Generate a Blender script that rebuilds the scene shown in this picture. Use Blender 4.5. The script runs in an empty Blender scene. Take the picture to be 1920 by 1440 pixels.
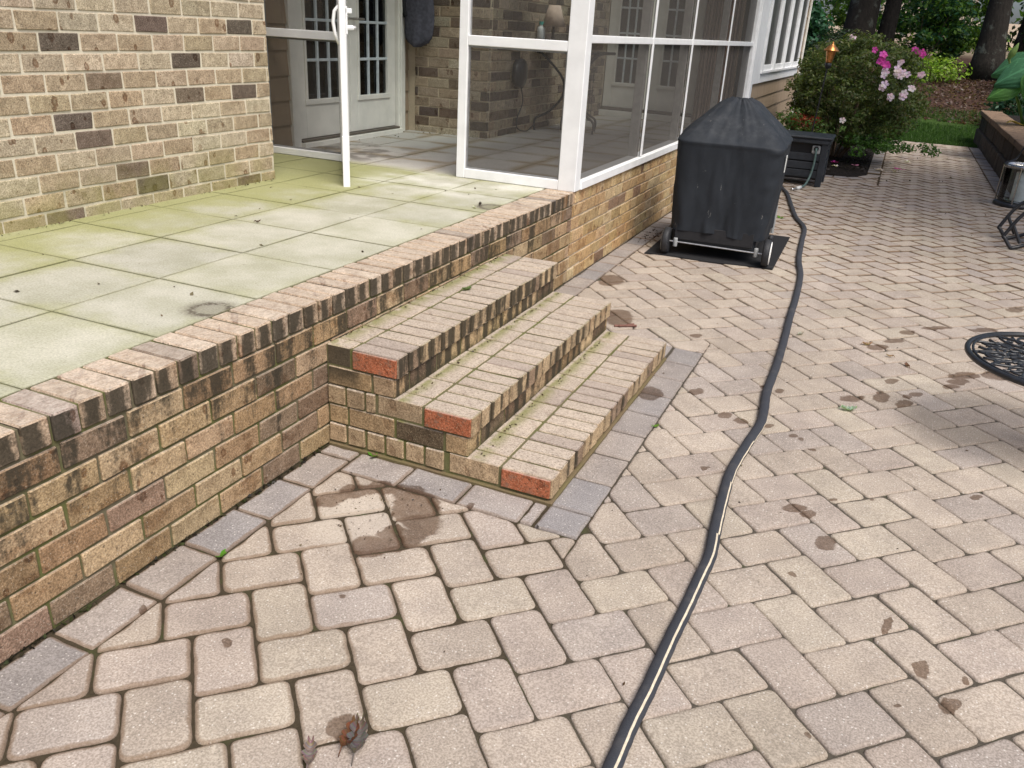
import bpy, math, random
import numpy as np
from mathutils import Vector, Matrix, noise as mnoise
from math import sin, cos, pi, radians, sqrt, atan2

# ------------------------------------------------------------------ camera, sky, sun, exposure
SC = bpy.context.scene
COL = SC.collection
cd = bpy.data.cameras.new('camera'); cam = bpy.data.objects.new('camera', cd); COL.objects.link(cam)
cd.sensor_fit = 'HORIZONTAL'; cd.sensor_width = 36.0; cd.lens = 28.923
cd.clip_start = 0.05; cd.clip_end = 500
_R = Matrix(((0.910846, -0.206689, 0.357268), (0.409494, 0.34405, -0.844953), (0.051725, 0.91592, 0.398014)))
cam.matrix_world = Matrix.Translation((1.9065, -2.5497, 1.6591)) @ _R.to_4x4()
SC.camera = cam

SUN_TO = Vector((0.60, -0.48, 1.25)).normalized()
W = bpy.data.worlds.new('World'); SC.world = W; W.use_nodes = True
wn = W.node_tree; wn.nodes.clear()
sky = wn.nodes.new('ShaderNodeTexSky'); sky.sky_type = 'NISHITA'; sky.sun_disc = False
sky.sun_elevation = math.asin(SUN_TO.z); sky.sun_rotation = atan2(SUN_TO.x, SUN_TO.y)
sky.air_density = 0.7; sky.dust_density = 4.0; sky.ozone_density = 1.0
bg = wn.nodes.new('ShaderNodeBackground'); bg.inputs['Strength'].default_value = 0.10
wo = wn.nodes.new('ShaderNodeOutputWorld')
wn.links.new(sky.outputs[0], bg.inputs[0]); wn.links.new(bg.outputs[0], wo.inputs[0])
sl = bpy.data.lights.new('sun', 'SUN'); sun = bpy.data.objects.new('sun', sl); COL.objects.link(sun)
sl.energy = 2.1; sl.angle = radians(30); sl.color = (1.0, 0.965, 0.91)
sun.rotation_euler = SUN_TO.to_track_quat('Z', 'Y').to_euler(); sun.location = (3, -4, 9)
SC.view_settings.view_transform = 'Standard'; SC.view_settings.look = 'None'
SC.view_settings.exposure = 0.74; SC.view_settings.gamma = 1.0
SC.cycles.max_bounces = 8; SC.cycles.transparent_max_bounces = 16
SC.cycles.use_denoising = True

H = 0.638          # terrace height
YC = 2.838         # plane of the porch front screen
XW = -1.815        # left brick wall plane
rnd = random.Random(7)
def U(a, b): return rnd.uniform(a, b)

# ------------------------------------------------------------------ materials
class NT:
    def __init__(s, name):
        s.m = bpy.data.materials.new(name); s.m.use_nodes = True
        s.t = s.m.node_tree; s.t.nodes.clear()
        s.out = s.t.nodes.new('ShaderNodeOutputMaterial')
    def n(s, ty, **kw):
        x = s.t.nodes.new('ShaderNode' + ty)
        for k, v in kw.items(): setattr(x, k, v)
        return x
    def l(s, a, b): s.t.links.new(a, b)
    def put(s, sock, v):
        if isinstance(v, bpy.types.NodeSocket): s.l(v, sock)
        elif isinstance(v, (tuple, list)) and len(v) == 3 and sock.type == 'RGBA': sock.default_value = (*v, 1)
        else: sock.default_value = v
    def math(s, op, a, b=0.0, c=None, clamp=False):
        x = s.n('Math', operation=op, use_clamp=clamp)
        s.put(x.inputs[0], a); s.put(x.inputs[1], b)
        if c is not None: s.put(x.inputs[2], c)
        return x.outputs[0]
    def vmath(s, op, a, b=None):
        x = s.n('VectorMath', operation=op); s.put(x.inputs[0], a)
        if b is not None: s.put(x.inputs[1], b)
        return x.outputs['Value'] if op in ('LENGTH', 'DOT_PRODUCT') else x.outputs[0]
    def pos(s):
        return s.n('NewGeometry').outputs['Position']
    def nrm(s): return s.n('NewGeometry').outputs['True Normal']
    def scaled(s, v, sc): return s.vmath('MULTIPLY', v, sc)
    def noise(s, v, scale, detail=3, rough=0.55, dist=0.0):
        x = s.n('TexNoise'); s.l(v, x.inputs['Vector']); x.inputs['Scale'].default_value = scale
        x.inputs['Detail'].default_value = detail; x.inputs['Roughness'].default_value = rough
        x.inputs['Distortion'].default_value = dist
        return x.outputs[0]
    def voro(s, v, scale, feature='F1', rand=1.0):
        x = s.n('TexVoronoi', feature=feature); s.l(v, x.inputs['Vector']); x.inputs['Scale'].default_value = scale
        x.inputs['Randomness'].default_value = rand
        return x
    def step(s, v, a, b, o0=0.0, o1=1.0):
        x = s.n('MapRange', interpolation_type='SMOOTHSTEP'); s.put(x.inputs[0], v)
        x.inputs[1].default_value = a; x.inputs[2].default_value = b
        x.inputs[3].default_value = o0; x.inputs[4].default_value = o1
        return x.outputs[0]
    def mix(s, f, a, b, mode='MIX'):
        x = s.n('Mix', data_type='RGBA', blend_type=mode)
        s.put(x.inputs[0], f); s.put(x.inputs[6], a); s.put(x.inputs[7], b)
        return x.outputs[2]
    def attr(s, name, out='Color'):
        x = s.n('Attribute', attribute_name=name); return x.outputs[out]
    def xyz(s, v):
        x = s.n('SeparateXYZ'); s.l(v, x.inputs[0]); return x.outputs
    def bump(s, h, strength=0.3, dist=0.01):
        x = s.n('Bump'); s.l(h, x.inputs['Height']); x.inputs['Strength'].default_value = strength
        x.inputs['Distance'].default_value = dist
        return x.outputs[0]
    def bsdf(s, col, rough=0.8, metal=0.0, spec=0.3, normal=None, **kw):
        x = s.n('BsdfPrincipled'); s.put(x.inputs['Base Color'], col); s.put(x.inputs['Roughness'], rough)
        x.inputs['Metallic'].default_value = metal; s.put(x.inputs['Specular IOR Level'], spec)
        if normal is not None: s.l(normal, x.inputs['Normal'])
        for k, v in kw.items(): s.put(x.inputs[k.replace('_', ' ')], v)
        s.l(x.outputs[0], s.out.inputs[0]); return x

def mat_plain(name, col, rough=0.6, metal=0.0, spec=0.4, var=0.12, nscale=18, bump=0.0, bscale=120):
    s = NT(name); p = s.pos()
    f = s.noise(p, nscale, 4)
    c = s.mix(s.step(f, 0.3, 0.7), tuple(x * (1 - var) for x in col), tuple(min(1, x * (1 + var)) for x in col))
    nm = s.bump(s.noise(p, bscale, 3), bump, 0.004) if bump else None
    s.bsdf(c, rough, metal, spec, nm); return s.m

def mat_brick(name, moss=None, streak=None, spots=1.0, treads=False, warm=None, flash=0.35):
    """moss=(z at full, z at none); streak='wall'|'step'; tint from the per-brick colour attribute."""
    s = NT(name); p = s.pos(); t = s.attr('tint'); P = s.xyz(p); N = s.xyz(s.nrm())
    mott = s.noise(p, 22, 5, 0.65)
    c = s.mix(s.step(mott, 0.25, 0.75), s.mix(1.0, t, (0.74, 0.72, 0.70), 'MULTIPLY'), s.mix(1.0, t, (1.18, 1.18, 1.18), 'MULTIPLY'))
    fl0 = s.noise(s.scaled(p, (1, 1, 1.6)), 7.0, 3, 0.6)
    c = s.mix(s.math('MULTIPLY', s.step(fl0, 0.54, 0.66), flash), c, s.mix(1.0, c, (0.60, 0.52, 0.46), 'MULTIPLY'))
    # thumb-print marks in the clay face
    cv = s.n('CombineXYZ'); s.l(s.math('ADD', P[0], P[1]), cv.inputs[0]); s.l(s.math('ADD', s.math('MULTIPLY', P[2], 0.68), s.math('MULTIPLY', P[0], 0.31)), cv.inputs[1])
    wb_ = s.n('TexNoise'); s.l(p, wb_.inputs['Vector']); wb_.inputs['Scale'].default_value = 30
    wp = s.vmath('ADD', cv.outputs[0], s.scaled(s.vmath('SUBTRACT', wb_.outputs['Color'], (.5, .5, .5)), (0.018, 0.018, 0)))
    v = s.voro(wp, 15.0)
    keep = s.step(s.xyz(v.outputs['Color'])[0], 0.28, 0.31)
    dd = s.math('DIVIDE', v.outputs['Distance'], s.math('ADD', 0.6, s.xyz(v.outputs['Color'])[1]))
    ring = s.math('MULTIPLY', s.math('MULTIPLY', s.step(dd, 0.15, 0.22, 1, 0), s.step(dd, 0.02, 0.14, 0.45, 1.0)), keep)
    c = s.mix(s.math('MULTIPLY', ring, 0.92 * spots), c, s.mix(1.0, c, (0.44, 0.33, 0.27), 'MULTIPLY'))
    v2 = s.voro(p, 48)
    k2 = s.step(s.xyz(v2.outputs['Color'])[1], 0.70, 0.73)
    c = s.mix(s.math('MULTIPLY', s.math('MULTIPLY', s.step(v2.outputs['Distance'], 0.14, 0.22, 1, 0), k2), 0.7), c, (0.10, 0.07, 0.05))
    gr = s.noise(p, 150, 3, 0.75)
    c = s.mix(s.step(gr, 0.30, 0.70), s.mix(1.0, c, (0.52, 0.50, 0.47), 'MULTIPLY'), s.mix(1.0, c, (1.32, 1.32, 1.31), 'MULTIPLY'))
    fl = s.step(s.noise(p, 240, 2), 0.64, 0.70)
    c = s.mix(s.math('MULTIPLY', fl, 0.55), c, (0.62, 0.58, 0.48))
    if treads:   # worn top faces: fine dark pitting and pale scuff
        up = s.step(N[2], 0.6, 0.9)
        pit = s.step(s.noise(s.scaled(p, (1, 1.8, 1)), 95, 3, 0.75), 0.53, 0.60)
        c = s.mix(s.math('MULTIPLY', up, 0.5), c, (0.52, 0.445, 0.375))
        c = s.mix(s.math('MULTIPLY', s.math('MULTIPLY', pit, up), 0.62), c, (0.14, 0.11, 0.085))
    if moss:
        z = s.step(P[2], moss[0], moss[1], 1, 0)
        g = s.math('MULTIPLY', z, s.step(s.noise(p, 4.0, 4, 0.6), 0.30, 0.62))
        c = s.mix(s.math('MULTIPLY', g, moss[2]), c, (0.25, 0.24, 0.06))
    if treads:
        g = s.math('ADD', s.math('MULTIPLY', s.step(P[0], 0.41, 0.35, 0, 1), s.step(P[0], 0.33, 0.35)),
                   s.math('MULTIPLY', s.step(P[0], 0.75, 0.68, 0, 1), s.step(P[0], 0.66, 0.68)))
        g = s.math('ADD', g, s.math('MULTIPLY', s.step(P[0], 0.10, 0.02, 0, 1), s.step(P[2], 0.44, 0.445)))
        g = s.math('MULTIPLY', s.math('MULTIPLY', g, s.step(N[2], 0.5, 0.8)), s.step(s.noise(p, 14, 4), 0.28, 0.55))
        c = s.mix(s.math('MULTIPLY', g, 0.7, clamp=True), c, (0.17, 0.18, 0.04))
    if streak:
        ph = s.math('FRACT', s.math('DIVIDE', s.math('ADD', P[1], 20.0 * 0.0915), 0.0915))
        joint = s.math('MULTIPLY', s.math('ABSOLUTE', s.math('SUBTRACT', ph, 0.5)), 2.0)
        n1 = s.noise(s.scaled(p, (6, 11, 1.7)), 1.0, 4, 0.65)
        n2 = s.noise(p, 38, 4, 0.7)
        side = s.step(N[2], 0.75, 0.5)
        if streak == 'wall':
            top = s.step(P[2], 0.535, 0.565)
            a = s.math('ADD', s.math('MULTIPLY', joint, 0.42), s.math('MULTIPLY', n1, 1.35))
            a = s.math('ADD', a, s.math('MULTIPLY', n2, 0.5))
            hi = s.step(a, 0.90, 1.20)
            low = s.step(s.math('ADD', s.math('ADD', s.math('MULTIPLY', n1, 1.5), s.math('MULTIPLY', n2, 0.6)), s.math('MULTIPLY', s.math('SUBTRACT', P[2], 0.55), 0.80)), 0.90, 1.18)
            k = s.math('ADD', s.math('MULTIPLY', hi, top), s.math('MULTIPLY', low, s.math('SUBTRACT', 1.0, top)))
            k = s.math('MULTIPLY', s.math('MULTIPLY', k, side), s.step(P[1], 2.86, 2.78))
        else:
            a = s.math('ADD', s.math('MULTIPLY', joint, 0.36), s.math('MULTIPLY', n1, 1.3))
            a = s.math('ADD', a, s.math('MULTIPLY', n2, 0.5))
            a = s.math('ADD', a, s.math('MULTIPLY', s.math('SUBTRACT', P[2], 0.3), 0.55))
            k = s.math('MULTIPLY', s.step(a, 0.93, 1.20), s.math('MULTIPLY', side, s.step(P[1], 0.004, 0.02, 0.25, 1.0)))
            c = s.mix(s.math('MULTIPLY', side, 0.8), c, s.mix(1.0, c, (1.10, 0.96, 0.72), 'MULTIPLY'))
            # soot-black blotch on the end of the top step beside the wall
            bl = s.math('MULTIPLY', s.step(P[0], 0.22, 0.12, 0, 1), s.math('MULTIPLY', s.step(P[2], 0.19, 0.36), s.step(P[1], 0.03, 0.01)))
            bl = s.math('MULTIPLY', bl, s.step(s.math('ADD', n2, s.math('MULTIPLY', bl, 0.5)), 0.52, 0.66))
            k = s.math('MAXIMUM', k, s.math('MULTIPLY', bl, side))
            ft = s.math('ADD', s.math('MULTIPLY', s.step(P[2], 0.102, 0.145, 1, 0), s.step(P[2], 0.100, 0.104)), s.math('MULTIPLY', s.step(P[2], 0.276, 0.32, 1, 0), s.step(P[2], 0.274, 0.278)))
            ft = s.math('MULTIPLY', s.math('MULTIPLY', ft, s.step(N[0], 0.5, 0.8)), s.step(n2, 0.25, 0.55)); c = s.mix(s.math('MULTIPLY', ft, 0.8, clamp=True), c, (0.045, 0.05, 0.018))
            T_ = s.xyz(t); rd = s.step(s.math('DIVIDE', T_[0], T_[1]), 2.0, 2.4); c = s.mix(s.math('MULTIPLY', rd, s.step(s.math('ADD', s.noise(p, 16, 5, 0.7), s.math('MULTIPLY', n2, 0.4)), 0.68, 0.88, 0, 0.75)), c, (0.20, 0.13, 0.09)); k = s.math('MULTIPLY', k, s.step(s.math('DIVIDE', T_[0], T_[1]), 2.0, 2.4, 1, 0.12))
        c = s.mix(s.math('MULTIPLY', k, 0.9), c, s.mix(n2, (0.018, 0.018, 0.013), (0.060, 0.050, 0.034)))
    if warm:
        w = s.math('MULTIPLY', s.step(P[1], YC - 0.02, YC + 0.02), s.step(s.noise(s.scaled(p, (1, 0.5, 1)), 3, 3), 0.25, 0.8))
        c = s.mix(s.math('MULTIPLY', w, 0.55), c, s.mix(1.0, c, (1.15, 0.92, 0.66), 'MULTIPLY'))
        r = s.math('MULTIPLY', s.step(P[1], 2.42, 2.50), s.step(P[1], 2.80, 2.74))
        r = s.math('MULTIPLY', r, s.step(s.noise(s.scaled(p, (1, 3.0, 0.7)), 3.2, 2), 0.50, 0.58))
        c = s.mix(s.math('MULTIPLY', r, 0.7), c, (0.20, 0.115, 0.055))
    if streak == 'wall':
        up = s.step(N[2], 0.6, 0.9); c = s.mix(s.math('MULTIPLY', up, 0.45), c, s.mix(s.step(s.noise(s.scaled(p, (2, 1, 1)), 40, 4, 0.7), 0.4, 0.62), (0.60, 0.54, 0.465), (0.39, 0.335, 0.28)))
    hgt = s.math('ADD', s.noise(p, 70, 5, 0.7), s.math('MULTIPLY', ring, -0.5))
    s.bsdf(c, 0.9, 0, 0.2, s.bump(hgt, 0.55, 0.006)); return s.m

def mat_mortar(name, col, green=0.0, z=None):
    s = NT(name); p = s.pos(); n = s.noise(p, 60, 5, 0.7)
    c = s.mix(n, tuple(x * 0.75 for x in col), tuple(x * 1.15 for x in col))
    if green:
        g = s.step(s.noise(p, 5, 4, 0.6), 0.38, 0.62)
        if z: g = s.math('MULTIPLY', g, s.step(s.xyz(p)[2], z[0], z[1], 1, 0))
        c = s.mix(s.math('MULTIPLY', g, green), c, (0.12, 0.135, 0.035))
    s.bsdf(c, 0.95, 0, 0.1, s.bump(n, 0.6, 0.006)); return s.m

BUFF = [(0.46, 0.38, 0.28), (0.42, 0.34, 0.245), (0.50, 0.425, 0.32), (0.39, 0.31, 0.215), (0.45, 0.36, 0.255)]
TANB = [(0.40, 0.285, 0.165), (0.34, 0.235, 0.13), (0.43, 0.32, 0.20), (0.30, 0.20, 0.115), (0.38, 0.265, 0.15)]
GOLD = [(0.50, 0.38, 0.22), (0.46, 0.34, 0.19), (0.53, 0.42, 0.26), (0.43, 0.31, 0.17)]
DARK = [(0.135, 0.108, 0.088), (0.19, 0.145, 0.112), (0.155, 0.12, 0.10), (0.23, 0.17, 0.125)]
BROWN = [(0.24, 0.17, 0.12), (0.21, 0.145, 0.095), (0.27, 0.19, 0.13)]
def brick_tint(pd=0.2, k=1.0, pal=None):
    c = rnd.choice(BROWN if pal else DARK) if rnd.random() < pd else rnd.choice(pal or BUFF)
    f = U(0.88, 1.10) * k
    return tuple(min(1, x * f * U(0.97, 1.03)) for x in c)
RED = (0.37, 0.140, 0.088)

M = {}
M['brick_wing'] = mat_brick('wing_brick', moss=(0.64, 1.0, 0.45))
M['brick_porch'] = mat_brick('porch_brick')
M['brick_terrace'] = mat_brick('terrace_brick', streak='wall', flash=0.75, spots=0.9, warm=True)
M['brick_step'] = mat_brick('step_brick', streak='step', spots=0.45, treads=True)
M['mortar'] = mat_mortar('mortar', (0.68, 0.62, 0.49), 0.40, (0.68, 0.95))
M['mortar_green'] = mat_mortar('mossy_mortar', (0.17, 0.15, 0.095), 0.7)
M['mortar_step'] = mat_mortar('mossy_step_mortar', (0.15, 0.135, 0.075), 0.6)
M['footing'] = mat_mortar('footing_cement', (0.17, 0.125, 0.075), 0.3)
M['mortar_clean'] = mat_mortar('clean_mortar', (0.56, 0.47, 0.34), 0.05)
M['white'] = mat_plain('white_painted_aluminium', (0.82, 0.83, 0.83), 0.45, 0, 0.4, 0.04, 8)
M['trim'] = mat_plain('cream_trim', (0.76, 0.74, 0.67), 0.5, 0, 0.4, 0.06, 6)
M['bronze'] = mat_plain('bronze_threshold', (0.13, 0.11, 0.09), 0.5, 0.3, 0.4)
M['dark'] = mat_plain('dark_void', (0.015, 0.015, 0.016), 0.7)
M['blind'] = mat_plain('blind_slat', (0.22, 0.22, 0.20), 0.5)
M['muntin'] = mat_plain('muntin_grey', (0.55, 0.60, 0.62), 0.4)
M['black'] = mat_plain('black_metal', (0.016, 0.017, 0.020), 0.38, 0.0, 0.5, 0.2, 30)
M['rubber'] = mat_plain('black_rubber', (0.022, 0.023, 0.026), 0.6, 0, 0.4, 0.3, 90, 0.3)
M['steel'] = mat_plain('dull_steel', (0.55, 0.54, 0.52), 0.35, 0.9, 0.5, 0.15, 40)
M['pewter'] = mat_plain('pewter', (0.42, 0.42, 0.42), 0.22, 1.0, 0.5, 0.1)
M['wax'] = mat_plain('white_wax', (0.80, 0.79, 0.75), 0.5)
M['copper'] = mat_plain('copper', (0.60, 0.27, 0.09), 0.32, 0.85, 0.5, 0.25, 40)
M['plastic'] = mat_plain('charcoal_plastic', (0.024, 0.029, 0.036), 0.5, 0, 0.45, 0.2, 12, 0.15, 60)
M['greyplastic'] = mat_plain('grey_plastic', (0.30, 0.31, 0.31), 0.5)
M['greenhose'] = mat_plain('grey_green_hose', (0.08, 0.13, 0.12), 0.5)
M['shade'] = mat_plain('lamp_shade_linen', (0.55, 0.42, 0.33), 0.9)
M['bottle'] = mat_plain('white_bottle', (0.7, 0.72, 0.70), 0.4)
M['teal'] = mat_plain('teal_cap', (0.05, 0.35, 0.30), 0.4)
M['curtain'] = mat_plain('beige_curtain', (0.36, 0.26, 0.20), 0.9)
M['ceiling'] = mat_plain('porch_ceiling', (0.72, 0.70, 0.66), 0.8)
M['roof'] = mat_plain('shingle', (0.10, 0.09, 0.085), 0.9, 0, 0.2, 0.3, 30)

def mat_mesh_screen():
    s = NT('insect_screen')
    lw = s.n('LayerWeight'); lw.inputs['Blend'].default_value = 0.5
    f = s.step(lw.outputs['Facing'], 0.15, 0.85, 0.34, 0.74)
    d = s.n('BsdfDiffuse'); d.inputs[0].default_value = (0.095, 0.088, 0.08, 1)
    t = s.n('BsdfTransparent'); x = s.n('MixShader')
    s.l(f, x.inputs[0]); s.l(t.outputs[0], x.inputs[1]); s.l(d.outputs[0], x.inputs[2]); s.l(x.outputs[0], s.out.inputs[0])
    return s.m
M['screen'] = mat_mesh_screen()
def mat_glass(name, tint=(0.9, 0.95, 0.95), tr=0.85):
    s = NT(name); g = s.n('BsdfGlossy'); g.inputs['Roughness'].default_value = 0.03
    t = s.n('BsdfTransparent'); t.inputs[0].default_value = (*tint, 1)
    fr = s.n('Fresnel'); fr.inputs[0].default_value = 1.5
    x = s.n('MixShader'); s.l(fr.outputs[0], x.inputs[0]); s.l(t.outputs[0], x.inputs[1]); s.l(g.outputs[0], x.inputs[2])
    s.l(x.outputs[0], s.out.inputs[0]); return s.m
M['glass'] = mat_glass('window_glass')

def mat_siding():
    s = NT('tan_lap_siding'); p = s.pos()
    n = s.noise(s.scaled(p, (1, 1, 0.25)), 5, 5, 0.6)
    c = s.mix(n, (0.25, 0.185, 0.125), (0.38, 0.295, 0.205))
    d = s.step(s.noise(s.scaled(p, (1, 3, 0.6)), 6, 4), 0.55, 0.75)
    c = s.mix(s.math('MULTIPLY', d, 0.35), c, (0.12, 0.09, 0.06))
    g = s.noise(s.scaled(p, (1, 0.15, 4)), 60, 3)
    s.bsdf(c, 0.75, 0, 0.3, s.bump(g, 0.2, 0.003)); return s.m
M['siding'] = mat_siding()

STAINS = [(0.947,-1.26,0.046,0.04,2.84),(0.587,-0.594,0.038,0.035,2.72),(0.468,-1.148,0.023,0.018,2.99),(0.633,-0.823,0.015,0.013,-3.0),(0.579,-0.281,0.132,0.075,2.12),(0.593,-0.453,0.053,0.046,2.3),(1.071,1.225,0.091,0.062,1.58),(0.567,2.295,0.175,0.093,1.76),(0.263,3.072,0.146,0.094,1.65),(1.275,1.369,0.046,0.032,1.35),(1.457,1.157,0.043,0.03,-1.99),(1.536,1.137,0.046,0.031,-2.19),(2.186,2.077,0.051,0.029,-2.04),(2.001,1.709,0.074,0.037,-2.4),(2.139,1.806,0.089,0.044,1.39),(2.259,1.885,0.037,0.021,-2.05),(2.249,1.78,0.056,0.032,-2.12),(2.305,1.952,0.047,0.026,-2.01),(2.557,2.388,0.106,0.049,-2.37),(2.52,2.269,0.073,0.038,-2.24),(2.486,2.165,0.06,0.027,-2.42),(2.735,2.513,0.122,0.062,-2.15),(2.098,2.628,0.081,0.046,-2.16),(2.185,2.811,0.07,0.034,-2.34),(2.263,3.031,0.067,0.035,-2.25),(2.433,3.246,0.119,0.04,-2.48),(2.723,3.382,0.113,0.039,-2.47),(2.971,4.038,0.097,0.047,-2.13),(1.074,2.222,0.04,0.026,-2.25),(1.067,3.328,0.034,0.022,-1.99),(1.781,1.099,0.027,0.018,-2.03),(1.813,1.087,0.021,0.014,-2.08),(1.869,0.995,0.022,0.014,-2.25),(1.656,1.148,0.025,0.016,-2.31),(1.649,1.608,0.035,0.023,-2.01),(1.571,1.609,0.032,0.02,1.39),(1.478,0.586,0.021,0.016,-1.95),(1.996,0.239,0.055,0.035,-1.99),(1.859,0.434,0.054,0.03,-2.44),(1.915,0.417,0.036,0.023,-2.18),(1.911,-0.024,0.015,0.01,-2.09),(2.214,-0.144,0.051,0.015,1.54),(2.31,-0.312,0.046,0.019,1.44),(2.379,-0.426,0.045,0.024,1.23),(2.422,-0.312,0.013,0.007,-2.26),(2.033,-0.742,0.015,0.008,1.53),(2.532,0.903,0.03,0.016,-2.09),(1.997,0.587,0.019,0.011,-2.34),(2.136,0.669,0.016,0.01,-2.07),(2.245,-0.505,0.013,0.007,-2.4),(0.156,-1.148,0.022,0.014,2.65),(0.761,-0.16,0.019,0.016,1.93)]
RINGP = [(0.26,-0.416),(0.291,-0.325),(0.35,-0.234),(0.439,-0.184),(0.553,-0.197),(0.649,-0.284),(0.675,-0.408),(0.607,-0.526),(0.525,-0.582)]
def mat_paver():
    s = NT('tumbled_concrete_paver'); p = s.pos(); t = s.attr('tint'); e = s.attr('edge', 'Fac')
    big = s.noise(p, 7, 4, 0.6)
    c = s.mix(s.step(big, 0.25, 0.75), s.mix(1.0, t, (0.88, 0.87, 0.87), 'MULTIPLY'), s.mix(1.0, t, (1.09, 1.08, 1.06), 'MULTIPLY'))
    fine = s.noise(p, 170, 3, 0.6)
    c = s.mix(s.step(fine, 0.35, 0.65), s.mix(1.0, c, (0.74, 0.73, 0.71), 'MULTIPLY'), s.mix(1.0, c, (1.16, 1.16, 1.16), 'MULTIPLY'))
    br = s.noise(p, 1.6, 4, 0.6); c = s.mix(s.step(br, 0.3, 0.7), s.mix(1.0, c, (0.90, 0.885, 0.86), 'MULTIPLY'), s.mix(1.0, c, (1.05, 1.045, 1.03), 'MULTIPLY'))
    v = s.voro(p, 95)
    k = s.step(s.xyz(v.outputs['Color'])[0], 0.74, 0.76)
    c = s.mix(s.math('MULTIPLY', s.math('MULTIPLY', s.step(v.outputs['Distance'], 0.18, 0.30, 1, 0), k), 0.55), c, (0.72, 0.68, 0.62))
    k = s.step(s.xyz(v.outputs['Color'])[1], 0.84, 0.86)
    c = s.mix(s.math('MULTIPLY', s.math('MULTIPLY', s.step(v.outputs['Distance'], 0.16, 0.26, 1, 0), k), 0.5), c, (0.10, 0.08, 0.07))
    P = s.xyz(p)
    # brown margins: damp near the steps, bevel shade painted in on far pavers
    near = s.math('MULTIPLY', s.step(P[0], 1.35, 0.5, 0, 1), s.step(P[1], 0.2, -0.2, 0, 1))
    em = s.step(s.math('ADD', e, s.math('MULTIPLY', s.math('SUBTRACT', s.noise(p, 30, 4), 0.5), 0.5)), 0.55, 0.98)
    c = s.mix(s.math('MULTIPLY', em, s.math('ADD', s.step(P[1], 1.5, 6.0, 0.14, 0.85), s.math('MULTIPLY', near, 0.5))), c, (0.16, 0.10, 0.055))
    # wet patches and dirt
    wob = s.n('TexNoise'); s.l(p, wob.inputs['Vector']); wob.inputs['Scale'].default_value = 14; wob.inputs['Detail'].default_value = 3
    q = s.vmath('ADD', p, s.scaled(s.vmath('SUBTRACT', wob.outputs['Color'], (0.5, 0.5, 0.5)), (0.07, 0.07, 0.0)))
    flat = s.scaled(q, (1, 1, 0))
    best = None
    def ell(x, y, a, b, r):
        mp = s.n('Mapping', vector_type='TEXTURE'); s.l(flat, mp.inputs[0])
        mp.inputs['Location'].default_value = (x, y, 0); mp.inputs['Rotation'].default_value = (0, 0, r)
        mp.inputs['Scale'].default_value = (a, b, 1)
        return s.vmath('LENGTH', mp.outputs[0])
    for x, y, a, b, r in STAINS:
        d = ell(x, y, a, b, r); best = d if best is None else s.math('MINIMUM', best, d)
    wet = s.step(best, 0.90, 1.08, 1, 0)
    ringd = None
    for i in range(len(RINGP) - 1):
        (x0, y0), (x1, y1) = RINGP[i], RINGP[i + 1]
        wd = 0.050 + 0.014 * (i / 7.0)
        d = ell((x0 + x1) / 2, (y0 + y1) / 2, math.hypot(x1 - x0, y1 - y0) * 0.72, wd, atan2(y1 - y0, x1 - x0))
        ringd = d if ringd is None else s.math('MINIMUM', ringd, d)
    rg = s.step(ringd, 0.85, 1.12, 1, 0)
    wet = s.math('MAXIMUM', wet, rg)
    dry = s.step(ell(0.44, -0.44, 0.21, 0.20, 0), 0.6, 1.0, 1, 0); c = s.mix(s.math('MULTIPLY', dry, 0.4), c, (0.52, 0.46, 0.38))
    wet = s.math('MULTIPLY', wet, s.math('MULTIPLY', s.step(s.noise(p, 22, 4, 0.6), 0.2, 0.6, 0.80, 1.0), s.step(e, 0.0, 0.9, 0.92, 1.0)))
    c = s.mix(s.math('MULTIPLY', wet, 0.92), c, s.mix(1.0, c, (0.33, 0.25, 0.195), 'MULTIPLY'))
    cr = s.step(ell(0.45, -0.40, 0.26, 0.24, 0), 0.6, 1.0, 1, 0)
    crumb = s.math('MULTIPLY', s.step(s.noise(p, 75, 3, 0.7), 0.62, 0.68), cr)
    c = s.mix(s.math('MULTIPLY', crumb, 0.85), c, (0.045, 0.032, 0.022))
    rough = s.math('SUBTRACT', 0.88, s.math('MULTIPLY', wet, 0.22))
    s.bsdf(c, rough, 0, 0.25, s.bump(s.math('ADD', fine, s.math('MULTIPLY', s.noise(p, 45, 3), 0.8)), 0.35, 0.004)); return s.m
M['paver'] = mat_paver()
def mat_jointsand():
    s = NT('joint_dirt'); p = s.pos(); n = s.noise(p, 90, 4, 0.7)
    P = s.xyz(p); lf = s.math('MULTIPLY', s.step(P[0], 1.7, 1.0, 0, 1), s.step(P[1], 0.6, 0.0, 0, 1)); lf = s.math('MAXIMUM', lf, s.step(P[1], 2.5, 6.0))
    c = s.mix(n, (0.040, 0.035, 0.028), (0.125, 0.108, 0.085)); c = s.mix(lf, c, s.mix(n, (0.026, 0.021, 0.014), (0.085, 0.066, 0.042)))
    g = s.step(s.noise(p, 9, 4), 0.55, 0.72)
    c = s.mix(s.math('MULTIPLY', g, 0.5), c, (0.06, 0.075, 0.025))
    s.bsdf(c, 0.95, 0, 0.1, s.bump(n, 0.8, 0.006)); return s.m
M['joint'] = mat_jointsand()

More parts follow.
